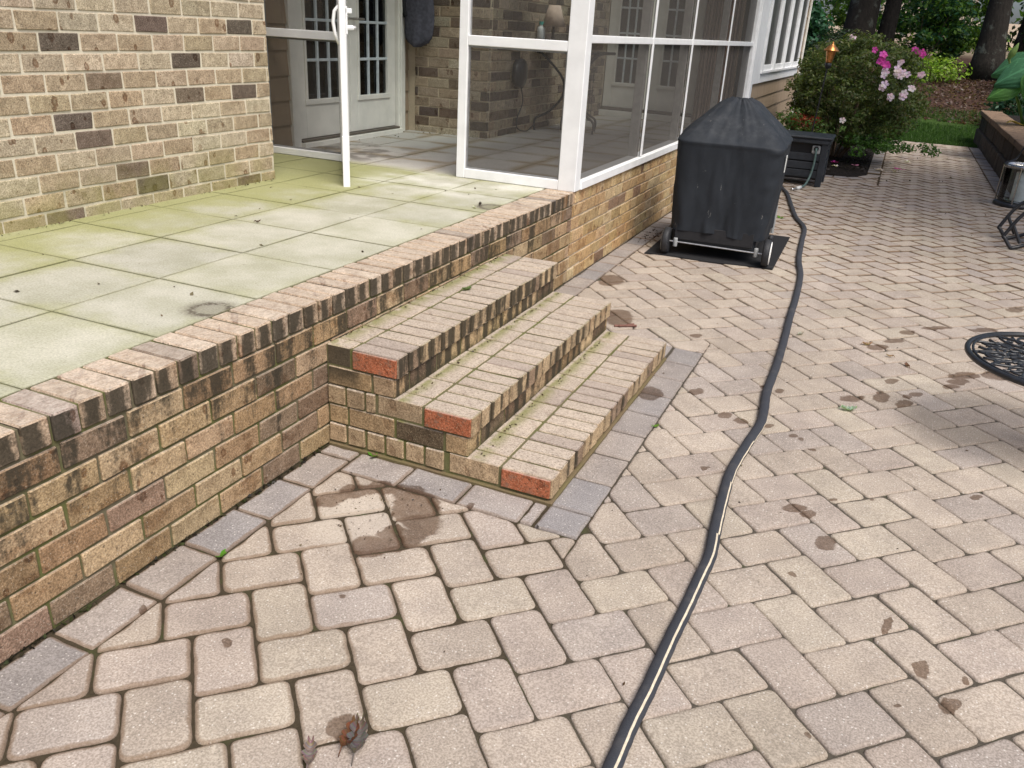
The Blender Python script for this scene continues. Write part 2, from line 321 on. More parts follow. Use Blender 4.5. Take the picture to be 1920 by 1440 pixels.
def mat_tile():
    s = NT('algae_stained_concrete_tile'); p = s.pos(); P = s.xyz(p); e = s.attr('edge', 'Fac'); t = s.attr('tint')
    n = s.noise(p, 3.2, 5, 0.6)
    c = s.mix(s.step(n, 0.25, 0.75), (0.37, 0.365, 0.275), (0.515, 0.50, 0.425))
    c = s.mix(1.0, c, t, 'MULTIPLY')
    inside = s.step(P[1], YC - 0.05, YC + 0.25)
    alg = s.math('ADD', s.math('MULTIPLY', s.step(P[0], -0.8, -1.80), 0.85), s.math('MULTIPLY', s.step(P[1], 1.0, 2.3), 0.28))
    alg = s.math('ADD', alg, s.math('MULTIPLY', e, 0.34))
    alg = s.math('ADD', alg, s.math('MULTIPLY', s.math('SUBTRACT', s.noise(p, 2.6, 5, 0.65), 0.5), 1.7))
    alg = s.math('MULTIPLY', s.step(alg, 0.08, 1.0), s.math('SUBTRACT', 1.0, inside))
    c = s.mix(s.math('MULTIPLY', alg, 0.85), c, (0.30, 0.305, 0.125))
    # pale patches by the open door
    ww = s.math('MULTIPLY', s.step(P[1], 2.05, 2.35), s.step(P[1], 3.0, 2.8))
    ww = s.math('MULTIPLY', s.math('MULTIPLY', ww, s.step(P[0], -1.55, -1.2)), s.step(s.noise(p, 2.5, 3), 0.35, 0.65))
    c = s.mix(s.math('MULTIPLY', ww, 0.7), c, (0.74, 0.73, 0.67))
    # rusty grout bleeding inside the porch
    rust = s.math('MULTIPLY', s.math('MULTIPLY', inside, s.step(e, 0.15, 0.9)), s.step(s.noise(p, 2.2, 3), 0.35, 0.6))
    c = s.mix(inside, c, s.mix(n, (0.36, 0.34, 0.31), (0.50, 0.48, 0.44)))
    c = s.mix(s.math('MULTIPLY', rust, 0.7), c, (0.27, 0.19, 0.095))
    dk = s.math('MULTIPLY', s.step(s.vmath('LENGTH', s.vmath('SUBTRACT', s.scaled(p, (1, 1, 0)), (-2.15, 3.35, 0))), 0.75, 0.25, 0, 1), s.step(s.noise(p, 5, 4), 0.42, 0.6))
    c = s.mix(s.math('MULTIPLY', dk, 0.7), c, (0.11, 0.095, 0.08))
    # round marks left by pots
    for (cx, cy, r) in ((-0.262, -0.33, 0.068), (-0.235, 2.03, 0.07)):
        d = s.vmath('LENGTH', s.vmath('SUBTRACT', s.scaled(p, (1, 1, 0)), (cx, cy, 0)))
        nz = s.math('MULTIPLY', s.math('SUBTRACT', s.noise(p, 38, 5, 0.75), 0.5), 0.055)
        rr = s.math('ABSOLUTE', s.math('SUBTRACT', s.math('ADD', d, nz), r))
        c = s.mix(s.math('MULTIPLY', s.math('MULTIPLY', s.step(rr, 0.003, 0.024, 1, 0), s.step(s.noise(p, 60, 3, 0.7), 0.35, 0.55)), 0.9), c, (0.065, 0.05, 0.04))
        halo = s.step(s.math('ADD', d, nz), r * 1.1, r * 1.9, 1, 0)
        c = s.mix(s.math('MULTIPLY', halo, 0.5), c, (0.14, 0.12, 0.09))
    ej = s.math('MULTIPLY', s.step(s.math('ADD', e, s.math('MULTIPLY', s.math('SUBTRACT', s.noise(p, 35, 4, 0.7), 0.5), 0.10)), 0.90, 1.0), s.step(s.noise(p, 3.5, 3), 0.3, 0.6, 0.10, 0.55))
    c = s.mix(ej, c, (0.13, 0.125, 0.055))
    f = s.noise(p, 130, 4, 0.75)
    c = s.mix(s.step(f, 0.3, 0.7), s.mix(1.0, c, (0.77, 0.77, 0.76), 'MULTIPLY'), s.mix(1.0, c, (1.12, 1.12, 1.12), 'MULTIPLY'))
    c = s.mix(s.math('MULTIPLY', s.step(s.noise(p, 60, 3), 0.68, 0.73), 0.5), c, (0.14, 0.13, 0.08))
    s.bsdf(c, 0.9, 0, 0.2, s.bump(f, 0.3, 0.004)); return s.m
M['tile'] = mat_tile()
M['tilejoint'] = mat_mortar('dark_tile_joint', (0.10, 0.09, 0.05), 0.6)

def mat_cover():
    s = NT('weathered_black_cover_cloth'); p = s.pos(); P = s.xyz(p)
    n = s.noise(p, 6, 5, 0.65)
    c = s.mix(n, (0.012, 0.015, 0.019), (0.027, 0.032, 0.040))
    dust = s.math('MULTIPLY', s.step(P[2], 0.86, 1.0), s.step(s.noise(p, 9, 5, 0.7), 0.40, 0.75))
    c = s.mix(s.math('MULTIPLY', dust, 0.24), c, (0.11, 0.112, 0.115))
    sc = s.step(s.noise(s.vmath('ADD', s.scaled(p, (9, 9, 2.2)), (3.1, 0, 1.7)), 2.1, 5, 0.7), 0.67, 0.72)
    c = s.mix(s.math('MULTIPLY', sc, 0.55), c, (0.34, 0.33, 0.31))
    w = s.n('TexWave'); s.l(p, w.inputs[0]); w.inputs['Scale'].default_value = 190; 
    s.bsdf(c, 0.68, 0, 0.25, s.bump(s.math('ADD', s.noise(p, 300, 2), s.math('MULTIPLY', n, 2.0)), 0.25, 0.004)); return s.m
M['cover'] = mat_cover()
def mat_mat():
    s = NT('black_floor_mat'); p = s.pos(); n = s.noise(p, 120, 4)
    c = s.mix(n, (0.010, 0.010, 0.011), (0.030, 0.030, 0.032))
    d = s.step(s.noise(p, 9, 4), 0.62, 0.8); c = s.mix(s.math('MULTIPLY', d, 0.25), c, (0.14, 0.12, 0.09))
    s.bsdf(c, 0.9, 0, 0.2, s.bump(n, 0.4, 0.003)); return s.m
M['mat'] = mat_mat()
def mat_hose():
    s = NT('black_fabric_hose'); p = s.pos(); n = s.noise(p, 260, 3, 0.7)
    c = s.mix(n, (0.016, 0.018, 0.024), (0.060, 0.064, 0.075)); c = s.mix(s.math('MULTIPLY', s.step(s.noise(p, 12, 3), 0.5, 0.8), 0.3), c, (0.13, 0.12, 0.11))
    s.bsdf(c, 0.75, 0, 0.3, s.bump(n, 0.5, 0.003)); return s.m
M['hose'] = mat_hose()
M['stripe'] = mat_plain('cream_stripe', (0.56, 0.49, 0.37), 0.7, 0, 0.3, 0.15, 60)

def mat_leaf(name, trans=0.35):
    s = NT(name); t = s.attr('tint'); 
    d = s.n('BsdfPrincipled'); s.l(t, d.inputs['Base Color']); d.inputs['Roughness'].default_value = 0.45
    d.inputs['Specular IOR Level'].default_value = 0.35
    tr = s.n('BsdfTranslucent'); s.l(s.mix(1.0, t, (1.1, 1.25, 0.5), 'MULTIPLY'), tr.inputs[0])
    x = s.n('MixShader'); x.inputs[0].default_value = trans
    s.l(d.outputs[0], x.inputs[1]); s.l(tr.outputs[0], x.inputs[2]); s.l(x.outputs[0], s.out.inputs[0]); return s.m
M['leaf'] = mat_leaf('leaf', 0.42); M['petal'] = mat_leaf('petal', 0.3)
def mat_bark():
    s = NT('bark'); p = s.pos(); n = s.noise(s.scaled(p, (1, 1, 0.22)), 16, 6, 0.7)
    c = s.mix(n, (0.010, 0.009, 0.008), (0.048, 0.042, 0.036))
    l = s.step(s.noise(p, 3.2, 5, 0.7), 0.55, 0.68); c = s.mix(s.math('MULTIPLY', l, 0.5), c, (0.15, 0.165, 0.14))
    s.bsdf(c, 0.95, 0, 0.1, s.bump(n, 1.0, 0.05)); return s.m
M['bark'] = mat_bark()
M['twig'] = mat_plain('twig_bark', (0.13, 0.09, 0.06), 0.9)
def mat_ground():
    s = NT('woodland_ground'); p = s.pos(); P = s.xyz(p)
    n = s.noise(p, 1.1, 5, 0.6); f = s.noise(p, 28, 5, 0.7)
    litter = s.mix(f, (0.025, 0.015, 0.011), (0.10, 0.058, 0.044))
    grass = s.mix(f, (0.018, 0.038, 0.010), (0.06, 0.105, 0.022))
    edge = s.math('ADD', P[1], s.math('MULTIPLY', s.math('SUBTRACT', n, 0.5), 2.5))
    c = s.mix(s.step(edge, 19.7, 20.3), grass, litter)
    bare = s.step(s.noise(p, 2.3, 4), 0.60, 0.72); c = s.mix(s.math('MULTIPLY', bare, 0.7), c, (0.075, 0.055, 0.04))
    c = s.mix(s.step(edge, 34, 40), c, (0.38, 0.30, 0.22))
    s.bsdf(c, 0.95, 0, 0.1, s.bump(f, 0.8, 0.03)); return s.m
M['ground'] = mat_ground()
def mat_mulch():
    s = NT('black_mulch'); p = s.pos(); f = s.noise(p, 45, 5, 0.7)
    c = s.mix(f, (0.006, 0.005, 0.005), (0.035, 0.028, 0.024)); s.bsdf(c, 0.95, 0, 0.15, s.bump(f, 1.0, 0.03)); return s.m
M['mulch'] = mat_mulch()
def mat_stone():
    s = NT('weathered_wall_block'); p = s.pos(); f = s.noise(p, 26, 6, 0.7); t = s.attr('tint')
    c = s.mix(f, s.mix(1.0, t, (0.55, 0.52, 0.5), 'MULTIPLY'), s.mix(1.0, t, (1.25, 1.2, 1.15), 'MULTIPLY'))
    d = s.step(s.noise(p, 3.5, 4), 0.5, 0.7); c = s.mix(s.math('MULTIPLY', d, 0.6), c, (0.03, 0.025, 0.02))
    s.bsdf(c, 0.9, 0, 0.2, s.bump(f, 0.9, 0.02)); return s.m
M['stone'] = mat_stone()
M['cloth'] = mat_plain('dark_grey_cloth', (0.085, 0.085, 0.105), 0.85, 0, 0.2, 0.2, 30, 0.2)
M['clothblack'] = mat_plain('black_cloth', (0.018, 0.018, 0.02), 0.9)

# ------------------------------------------------------------------ mesh building
class MB:
    def __init__(s):
        s.v = []; s.f = []; s.mi = []; s.t = []; s.e = []
    def add(s, vs, fs, mi=0, tint=(1, 1, 1), edge=None):
        o = len(s.v); s.v.extend(vs); s.f.extend([tuple(i + o for i in f) for f in fs])
        s.mi.extend([mi] * len(fs)); s.t.extend([tint] * len(fs))
        s.e.extend(edge if edge is not None else [0.0] * len(vs))
        return s
    def box(s, lo, hi, mi=0, tint=(1, 1, 1), M4=None):
        x0, y0, z0 = lo; x1, y1, z1 = hi
        vs = [(x0, y0, z0), (x1, y0, z0), (x1, y1, z0), (x0, y1, z0), (x0, y0, z1), (x1, y0, z1), (x1, y1, z1), (x0, y1, z1)]
        if M4 is not None: vs = [tuple(M4 @ Vector(v)) for v in vs]
        return s.add(vs, [(0, 3, 2, 1), (4, 5, 6, 7), (0, 1, 5, 4), (1, 2, 6, 5), (2, 3, 7, 6), (3, 0, 4, 7)], mi, tint)
    def cbox(s, lo, hi, c=0.003, mi=0, tint=(1, 1, 1), jit=0.0, M4=None):
        """box with chamfered edges and slightly uneven corners"""
        c = min(c, min(hi[i] - lo[i] for i in range(3)) * 0.45)
        vs = []; idx = {}
        for ix in (0, 1):
            for iy in (0, 1):
                for iz in (0, 1):
                    j = (U(-jit, jit), U(-jit, jit), U(-jit, jit)) if jit else (0, 0, 0)
                    cn = [(lo, hi)[(ix, iy, iz)[k]][k] + j[k] for k in range(3)]
                    sg = [(-1 if b else 1) for b in (ix, iy, iz)]
                    for ax in range(3):
                        p = [cn[k] + (0 if k == ax else sg[k] * c) for k in range(3)]
                        idx[(ix, iy, iz, ax)] = len(vs); vs.append(tuple(p))
        fs = []
        for ax in range(3):
            b, d = [(1, 2), (2, 0), (0, 1)][ax]
            for side in (0, 1):
                q = []
                for (p, r) in ((0, 0), (1, 0), (1, 1), (0, 1)):
                    k = [0, 0, 0]; k[ax] = side; k[b] = p; k[d] = r; q.append(idx[(*k, ax)])
                fs.append(tuple(q) if side else tuple(reversed(q)))
        for ax in range(3):           # edges running along ax
            b, d = [(1, 2), (2, 0), (0, 1)][ax]
            for p in (0, 1):
                for r in (0, 1):
                    k0 = [0, 0, 0]; k1 = [0, 0, 0]; k0[ax] = 0; k1[ax] = 1
                    k0[b] = k1[b] = p; k0[d] = k1[d] = r
                    q = (idx[(*k0, b)], idx[(*k1, b)], idx[(*k1, d)], idx[(*k0, d)])
                    fs.append(q if (p == r) == True else tuple(reversed(q)))
        for ix in (0, 1):
            for iy in (0, 1):
                for iz in (0, 1):
                    q = tuple(idx[(ix, iy, iz, a)] for a in range(3))
                    fs.append(q if (ix + iy + iz) % 2 else tuple(reversed(q)))
        if M4 is not None: vs = [tuple(M4 @ Vector(v)) for v in vs]
        return s.add(vs, fs, mi, tint)
    def tube(s, pts, r, n=8, mi=0, tint=(1, 1, 1), cap=True, flat=1.0):
        pts = [Vector(p) for p in pts]; rs = r if isinstance(r, (list, tuple)) else [r] * len(pts)
        vs = []; up = Vector((0, 0, 1)); prev = None
        for i, p in enumerate(pts):
            d = (pts[min(i + 1, len(pts) - 1)] - pts[max(i - 1, 0)]).normalized()
            if prev is None:
                a = d.cross(up)
                if a.length < 1e-3: a = d.cross(Vector((1, 0, 0)))
            else: a = prev - d * prev.dot(d)
            a.normalize(); prev = a; b = a.cross(d)
            for k in range(n):
                w = 2 * pi * k / n; vs.append(tuple(p + (a * cos(w) + b * sin(w) * flat) * rs[i]))
        fs = []
        for i in range(len(pts) - 1):
            for k in range(n):
                k2 = (k + 1) % n
                fs.append((i * n + k, i * n + k2, (i + 1) * n + k2, (i + 1) * n + k))
        if cap: fs.append(tuple(reversed(range(n)))); fs.append(tuple((len(pts) - 1) * n + k for k in range(n)))
        return s.add(vs, fs, mi, tint)
    def lathe(s, prof, c=(0, 0, 0), n=24, mi=0, tint=(1, 1, 1), M4=None):
        vs = []
        for r, z in prof:
            for k in range(n):
                w = 2 * pi * k / n; v = Vector((r * cos(w), r * sin(w), z))
                if M4 is not None: v = M4 @ v
                vs.append(tuple(v + Vector(c)))
        fs = [(i * n + k, i * n + (k + 1) % n, (i + 1) * n + (k + 1) % n, (i + 1) * n + k) for i in range(len(prof) - 1) for k in range(n)]
        fs.append(tuple(reversed(range(n)))); fs.append(tuple((len(prof) - 1) * n + k for k in range(n)))
        return s.add(vs, fs, mi, tint)
    def build(s, name, mats, parent=None, smooth=False, origin=None):
        me = bpy.data.meshes.new(name)
        if parent is not None: off = np.array(parent['_w'])
        elif origin is not None: off = np.array(origin)
        else: off = np.zeros(3)
        va = np.array(s.v, dtype=float) - off
        me.from_pydata(va.tolist(), [], s.f)
        ms = mats if isinstance(mats, (list, tuple)) else [mats]
        for m in ms: me.materials.append(M[m] if isinstance(m, str) else m)
        me.polygons.foreach_set('material_index', s.mi)
        if smooth: me.polygons.foreach_set('use_smooth', [True] * len(s.f))
        a = me.attributes.new('tint', 'FLOAT_COLOR', 'FACE')
        ta = np.ones((len(s.f), 4)); ta[:, :3] = np.array(s.t).reshape(-1, 3) if len(s.t) else 0
        a.data.foreach_set('color', ta.ravel().astype(np.float32))
        if any(s.e):
            b = me.attributes.new('edge', 'FLOAT', 'POINT'); b.data.foreach_set('value', s.e)
        me.update()
        o = bpy.data.objects.new(name, me); COL.objects.link(o)
        if parent is not None: o.parent = parent; o['_w'] = list(parent['_w'])
        else:
            o.location = tuple(off); o['_w'] = [float(q) for q in off]
        return o

def tag(o, label, cat, group=None):
    o['label'] = label; o['category'] = cat
    if group: o['group'] = group
    return o
def thing(name, loc, label, cat, group=None):
    o = bpy.data.objects.new(name, None); COL.objects.link(o); o.location = loc; o['_w'] = list(loc)
    o.empty_display_size = 0.1
    return tag(o, label, cat, group)
def struct(o, kind='structure'):
    o['kind'] = kind; return o

def smooth_path(pts, sub=6):
    pts = [Vector(p) for p in pts]; out = []
    for i in range(len(pts) - 1):
        p0 = pts[max(i - 1, 0)]; p1 = pts[i]; p2 = pts[i + 1]; p3 = pts[min(i + 2, len(pts) - 1)]
        for k in range(sub):
            t = k / sub
            out.append(0.5 * ((2 * p1) + (p2 - p0) * t + (2 * p0 - 5 * p1 + 4 * p2 - p3) * t * t + (3 * p1 - p0 - 3 * p2 + p3) * t ** 3))
    out.append(pts[-1]); return out

# ------------------------------------------------------------------ ground
def terr(x, y):
    t = max(0.0, min(1.0, (y - 17.5) / 8.0)); h = 1.15 * t * t * (3 - 2 * t)
    if y > 25: h += (y - 25) * 0.035
    if y > 17: h += 0.10 * mnoise.noise(Vector((x * 0.5, y * 0.5, 3.3))) * min(1, (y - 17) / 2)
    return h - 0.045
mb = MB(); xs = list(np.concatenate([np.linspace(-120, -9, 12), np.linspace(-8, 12, 41), np.linspace(14, 120, 12)]))
ys = list(np.concatenate([np.linspace(-60, -8, 8), np.linspace(-6, 14, 11), np.linspace(14.6, 34, 60), np.linspace(36, 200, 24)]))
vs = [(x, y, terr(x, y)) for y in ys for x in xs]; nx = len(xs)
mb.add(vs, [(j * nx + i, j * nx + i + 1, (j + 1) * nx + i + 1, (j + 1) * nx + i) for j in range(len(ys) - 1) for i in range(nx - 1)])
struct(mb.build('ground', 'ground', smooth=True))

# pavers: herringbone at 45 degrees, cut against grey soldier courses
TH = radians(44.0); PA, PB = 0.1705, 0.2525
uu = Vector((cos(TH), sin(TH))); vv = Vector((sin(TH), -cos(TH)))
AU, AV = 1.054 * cos(TH) + -0.847 * sin(TH), 1.054 * sin(TH) - -0.847 * cos(TH)
def clip(poly, a, b, c):      # keep a*x+b*y >= c
    out = []; n = len(poly)
    for i in range(n):
        p, q = poly[i], poly[(i + 1) % n]
        dp = a * p[0] + b * p[1] - c; dq = a * q[0] + b * q[1] - c
        if dp >= 0: out.append(p)
        if (dp >= 0) != (dq >= 0):
            t = dp / (dp - dq); out.append((p[0] + (q[0] - p[0]) * t, p[1] + (q[1] - p[1]) * t))
    return out
def area(p): return 0.5 * sum(p[i][0] * p[(i + 1) % len(p)][1] - p[(i + 1) % len(p)][0] * p[i][1] for i in range(len(p)))
def dedupe(p, eps=0.006):
    out = []
    for q in p:
        if not out or math.hypot(q[0] - out[-1][0], q[1] - out[-1][1]) > eps: out.append(q)
    if len(out) > 1 and math.hypot(out[0][0] - out[-1][0], out[0][1] - out[-1][1]) <= eps: out.pop()
    return out
def inset(p, d):
    n = len(p); out = []
    for i in range(n):
        a, b, c = p[i - 1], p[i], p[(i + 1) % n]
        e1 = Vector((b[0] - a[0], b[1] - a[1])).normalized(); e2 = Vector((c[0] - b[0], c[1] - b[1])).normalized()
        n1 = Vector((-e1.y, e1.x)); n2 = Vector((-e2.y, e2.x)); k = 1 + n1.dot(n2)
        if k < 0.25: k = 0.25
        o = (n1 + n2) * (d / k); out.append((b[0] + o.x, b[1] + o.y))
    return out
def paver(mb, poly, tint, hi=True, rc=0.024, gap=0.0035, sharp=False):
    poly = dedupe(poly)
    if len(poly) < 3: return
    A = area(poly)
    if A < 0: poly = poly[::-1]; A = -A
    if A < 0.0012: return
    p = inset(poly, gap + U(-0.001, 0.002))
    if area(p) < 0.0006: return
    n = len(p); ring = []; na = 4 if hi else 2
    for i in range(n):
        a, b, c = Vector(p[i - 1]), Vector(p[i]), Vector(p[(i + 1) % n])
        l1 = (a - b).length; l2 = (c - b).length
        r = min((0.004 if sharp else rc * U(0.6, 1.3)), l1 * 0.4, l2 * 0.4)
        p1 = b + (a - b).normalized() * r; p2 = b + (c - b).normalized() * r
        for k in range(na + 1):
            t = k / na; q = p1 * (1 - t) ** 2 + b * 2 * t * (1 - t) + p2 * t * t; ring.append(q)
        if hi:
            e0 = p2; e1 = c + (b - c).normalized() * min(rc, l2 * 0.4); m = max(1, int((e1 - e0).length / 0.022))
            for k in range(1, m): ring.append(e0.lerp(e1, k / m))
    cx = sum(q.x for q in ring) / len(ring); cy = sum(q.y for q in ring) / len(ring); cen = Vector((cx, cy))
    if hi and not sharp:
        seed = U(0, 50)
        ring = [q + (cen - q).normalized() * (0.0014 + 0.0032 * mnoise.noise(Vector((q.x * 26, q.y * 26, seed)))) for q in ring]
    N = len(ring); dz = U(-0.0025, 0.0025) * (1.0 if hi else 1.5); tx, ty = U(-.016, .016), U(-.016, .016)
    def zz(q, d): return dz + tx * (q.x - cx) + ty * (q.y - cy) + d
    vs = []; ed = []
    lv = ((0.0, -0.03, 1.0), (0.0, -0.006, 1.0), (0.0035, -0.0014, 1.0), (0.010, 0.0, 0.8), (0.026, 0.0, 0.0)) if not sharp else ((0.0, -0.03, 1.0), (0.0, -0.002, 1.0), (0.002, 0.0, 0.8), (0.02, 0.0, 0.0))
    for d, z, e in lv:
        for q in ring:
            w = (cen - q); L = w.length; w = q + w * (min(d / max(L, 1e-6), 0.85)); vs.append((w.x, w.y, zz(w, z))); ed.append(e)
    fs = [(i * N + k, i * N + (k + 1) % N, (i + 1) * N + (k + 1) % N, (i + 1) * N + k) for i in range(len(lv) - 1) for k in range(N)]
    fs.append(tuple((len(lv) - 1) * N + k for k in range(N)))
    mb.add(vs, fs, 0, tint, ed)

XL, YF, YB, XS = 0.168, -0.172, 1.955, 1.185     # soldier-course lines round the terrace wall and steps
XR = 3.30
def paver_tint():
    k = rnd.random()
    c = (0.40, 0.348, 0.298) if k < 0.5 else ((0.385, 0.333, 0.295) if k < 0.75 else ((0.415, 0.367, 0.308) if k < 0.9 else (0.37, 0.327, 0.297)))
    f = U(0.90, 1.06); return tuple(x * f for x in c)
pv = MB()
def inregion(poly):
    """cut one paver with the borders; returns the pieces"""
    res = []
    yc = sum(q[1] for q in poly) / len(poly); xc = sum(q[0] for q in poly) / len(poly)
    base = clip(poly, 1, 0, XL)
    if not base: return res
    if yc > 9.2: base = clip(base, -1, 0, -XR)
    base = clip(base, 0, -1, -15.9)
    if not base: return res
    # steps block (x<XS, YF<y<YB)
    ins = [q for q in base if q[0] < XS and YF < q[1] < YB]
    if ins or (clip(clip(clip(base, -1, 0, -XS), 0, 1, YF), 0, -1, -YB)):
        a = clip(base, 1, 0, XS); b = clip(clip(base, -1, 0, -XS), 0, -1, -YF); c = clip(clip(base, -1, 0, -XS), 0, 1, YB)
        pieces = [x for x in (a, b, c) if x and len(x) >= 3]
    else: pieces = [base]
    out = []
    for q in pieces:
        # planting bed x<1.72, y>9.85 with a rounded corner
        if max(z[1] for z in q) > 9.55 and min(z[0] for z in q) < 1.90:
            w = clip(q, 1, 0, 1.88); 
            if w and len(w) >= 3: out.append(w)
            l = clip(clip(q, -1, 0, -1.88), 0, -1, -9.68)
            if l and len(l) >= 3: out.append(l)
            k3 = clip(clip(clip(q, -1, 0, -1.88), 0, 1, 9.68), .78, -.6, -4.60)
            if k3 and len(k3) >= 3: out.append(k3)
        else: out.append(q)
    return out
for i in range(-40, 75):
    for j in range(-90, 90):
        cu = AU + i * (PA + PB) - j * PA; cv = AV + i * (PB - PA) + j * PA
        for kind in (0, 1):
            if kind == 0: hu, hv, ou, ov = PB / 2, PA / 2, 0, 0
            else: hu, hv, ou, ov = PA / 2, PB / 2, (PA + PB) / 2, (PB - PA) / 2
            c = uu * (cu + ou) + vv * (cv + ov)
            if not (-0.1 < c.x < 5.2 and -3.2 < c.y < 16.1): continue
            poly = [tuple(c + uu * (a * hu) + vv * (b * hv)) for a, b in ((-1, 1), (1, 1), (1, -1), (-1, -1))]
            for q in inregion(poly):
                paver(pv, q, paver_tint(), hi=c.y < 3.2, rc=(0.030 if c.x < 1.3 and c.y < .2 else 0.021) if c.y < 3.2 else 0.02, gap=(0.0010 + (0.0007 if c.x < 1.2 and c.y < 0.3 else 0.0)) if c.y < 2.0 else min(0.0075, 0.0010 + 0.0011 * (c.y - 2.0)))
GREY = [(0.300, 0.272, 0.258), (0.270, 0.252, 0.247), (0.320, 0.286, 0.264), (0.252, 0.240, 0.242)]
def border(x0, y0, x1, y1, along, L=0.2525, off=0.0):
    a0, a1 = (y0, y1) if along == 'y' else (x0, x1)
    a = a0 + off
    while a < a1 - 0.03:
        b = min(a + L, a1)
        q = [(x0, a), (x1, a), (x1, b), (x0, b)] if along == 'y' else [(a, y0), (b, y0), (b, y1), (a, y1)]
        f = U(0.93, 1.08); paver(pv, q, tuple(x * f for x in rnd.choice(GREY)), hi=a < 3.2, rc=0.010, gap=0.0025); a = b
border(0.006, -3.112, XL, -0.085, 'y'); border(0.006, -0.085, XL, -0.004, 'x')
border(XL, YF, 1.01, -0.004, 'x', 0.262); border(1.014, YF, XS, 0.0, 'y', 0.18)
border(1.014, 0.0, XS, YB, 'y', 0.245); border(0.006, 1.75, XL, 9.6, 'y')
border(0.24, 1.745, 1.012, YB, 'x', 0.255)
border(XR, 9.4, 3.478, 15.85, 'y'); border(1.70, 10.6, 1.88, 15.9, 'y'); border(0.17, 9.68, 1.30, 9.86, 'x')
for k in range(4):      # rounded corner of the bed
    a0, a1 = -pi / 2 + k * pi / 8, -pi / 2 + (k + 1) * pi / 8; cx, cy = 1.30, 10.46
    ri, ro = 0.42, 0.60
    q = [(cx + ri * cos(a0), cy + (ri + .18) * sin(a0)), (cx + ro * cos(a0), cy + (ro + .18) * sin(a0)), (cx + ro * cos(a1), cy + (ro + .18) * sin(a1)), (cx + ri * cos(a1), cy + (ri + .18) * sin(a1))]
    paver(pv, q, rnd.choice(GREY), hi=False, rc=0.01, gap=0.002)
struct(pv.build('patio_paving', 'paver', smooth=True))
mb = MB(); mb.box((-0.05, -3.4, -0.10), (5.4, 15.88, -0.0075)); struct(mb.build('paving_bed', 'joint'))
mb = MB()
bed = [(1.71, 15.9), (0.0, 15.9), (0.0, 9.86), (1.28, 9.86)] + [(1.29 + 0.42 * sin(a), 10.46 - 0.60 * cos(a)) for a in np.linspace(0.1, pi / 2, 7)]
def bedz(x, y): return 0.02 + 0.03 * mnoise.noise(Vector((x * 3, y * 3, 1)))
n = len(bed); mb.add([(x, y, -0.012) for x, y in bed] + [(x, y, 0.004) for x, y in bed] + [(x * 0.94 + 0.05, 10.1 + (y - 10.1) * 0.97, 0.022) for x, y in bed],
       [(k, (k + 1) % n, n + (k + 1) % n, n + k) for k in range(n)] + [(n + k, n + (k + 1) % n, 2 * n + (k + 1) % n, 2 * n + k) for k in range(n)] + [tuple(2 * n + k for k in range(n))])
struct(mb.build('planting_bed', 'mulch'))

# ------------------------------------------------------------------ terrace
def bricks_x(mb, x, sgn, y0, y1, z0, z1, L=0.228, hh=0.092, seed=0, pd=0.2, depth=0.06, prec=0.0, k=1.0, skip=None, g=0.0055, pal=None):
    """stretcher courses in the plane x=const facing sgn*X"""
    nr = int(round((z1 - z0) / hh))
    for r in range(nr):
        za = z0 + r * hh; off = (0.5 * L if r % 2 else 0.0) + U(-.012, .012) + seed
        a = y0 - ((y0 - off) % L)
        while a < y1:
            s0, s1 = max(a, y0), min(a + L, y1)
            if s1 - s0 > 0.025 and not (skip and skip((s0 + s1) / 2, za + hh / 2)):
                p = U(-.0012, .0022)
                lo, hi = (x - depth, x + p) if sgn > 0 else (x - p, x + depth)
                mb.cbox((lo, s0 + g, za + g), (hi, s1 - g, za + hh - g), 0.0035, 0, brick_tint(pd, k, pal), 0.0022)
            a += L
def bricks_y(mb, y, sgn, x0, x1, z0, z1, L=0.228, hh=0.092, seed=0, pd=0.2, depth=0.06, k=1.0, g=0.0055):
    nr = int(round((z1 - z0) / hh))
    for r in range(nr):
        za = z0 + r * hh; off = (0.5 * L if r % 2 else 0.0) + U(-.012, .012) + seed
        a = x0 - ((x0 - off) % L)
        while a < x1:
            s0, s1 = max(a, x0), min(a + L, x1)
            if s1 - s0 > 0.025:
                p = U(-.0012, .0022); lo, hi = (y - depth, y + p) if sgn > 0 else (y - p, y + depth)
                mb.cbox((s0 + g, lo, za + g), (s1 - g, hi, za + hh - g), 0.0035, 0, brick_tint(pd, k), 0.0022)
            a += L
TY0 = -3.6
tw = thing('terrace_wall', (0, TY0, 0), 'buff brick retaining wall of the raised terrace, streaked black with algae', 'wall')
mb = MB(); bricks_x(mb, 0.0, 1, TY0, YC + 0.02, -0.004, 0.548, seed=0.04, pd=0.28, pal=TANB); bricks_x(mb, 0.0, 1, YC + 0.02, 9.42, -0.004, 0.548, seed=0.04, pd=0.12, pal=GOLD)
mb.box((-0.198, TY0 + 0.004, -0.08), (-0.007, YC + 0.02, 0.632), 1); mb.box((-0.198, YC + 0.02, -0.08), (-0.007, 9.42, 0.632), 2)
mb.build('brick_face', ['brick_terrace', 'mortar_green', 'mortar_clean'], tw)
mb = MB(); a = TY0
while a < YC - 0.03:
    b = min(a + 0.0915, YC + 0.05)
    c = rnd.choice(DARK + [(0.30, 0.235, 0.20)]) if rnd.random() < 0.27 else (lambda t: (t[0] * 1.02, t[1] * 0.96, t[2] * 0.96))(rnd.choice(BUFF))
    f = U(0.9, 1.12); mb.cbox((-0.203 + U(-.004, .004), a + 0.005, 0.552), (0.003 + U(-.002, .003), b - 0.005, 0.6385 + U(-.001, .0015)), 0.005, 0, tuple(x * f for x in c), 0.0016); a = b
mb.build('rowlock_cap', ['brick_terrace'], tw)
mb = MB(); a = YC + 0.06
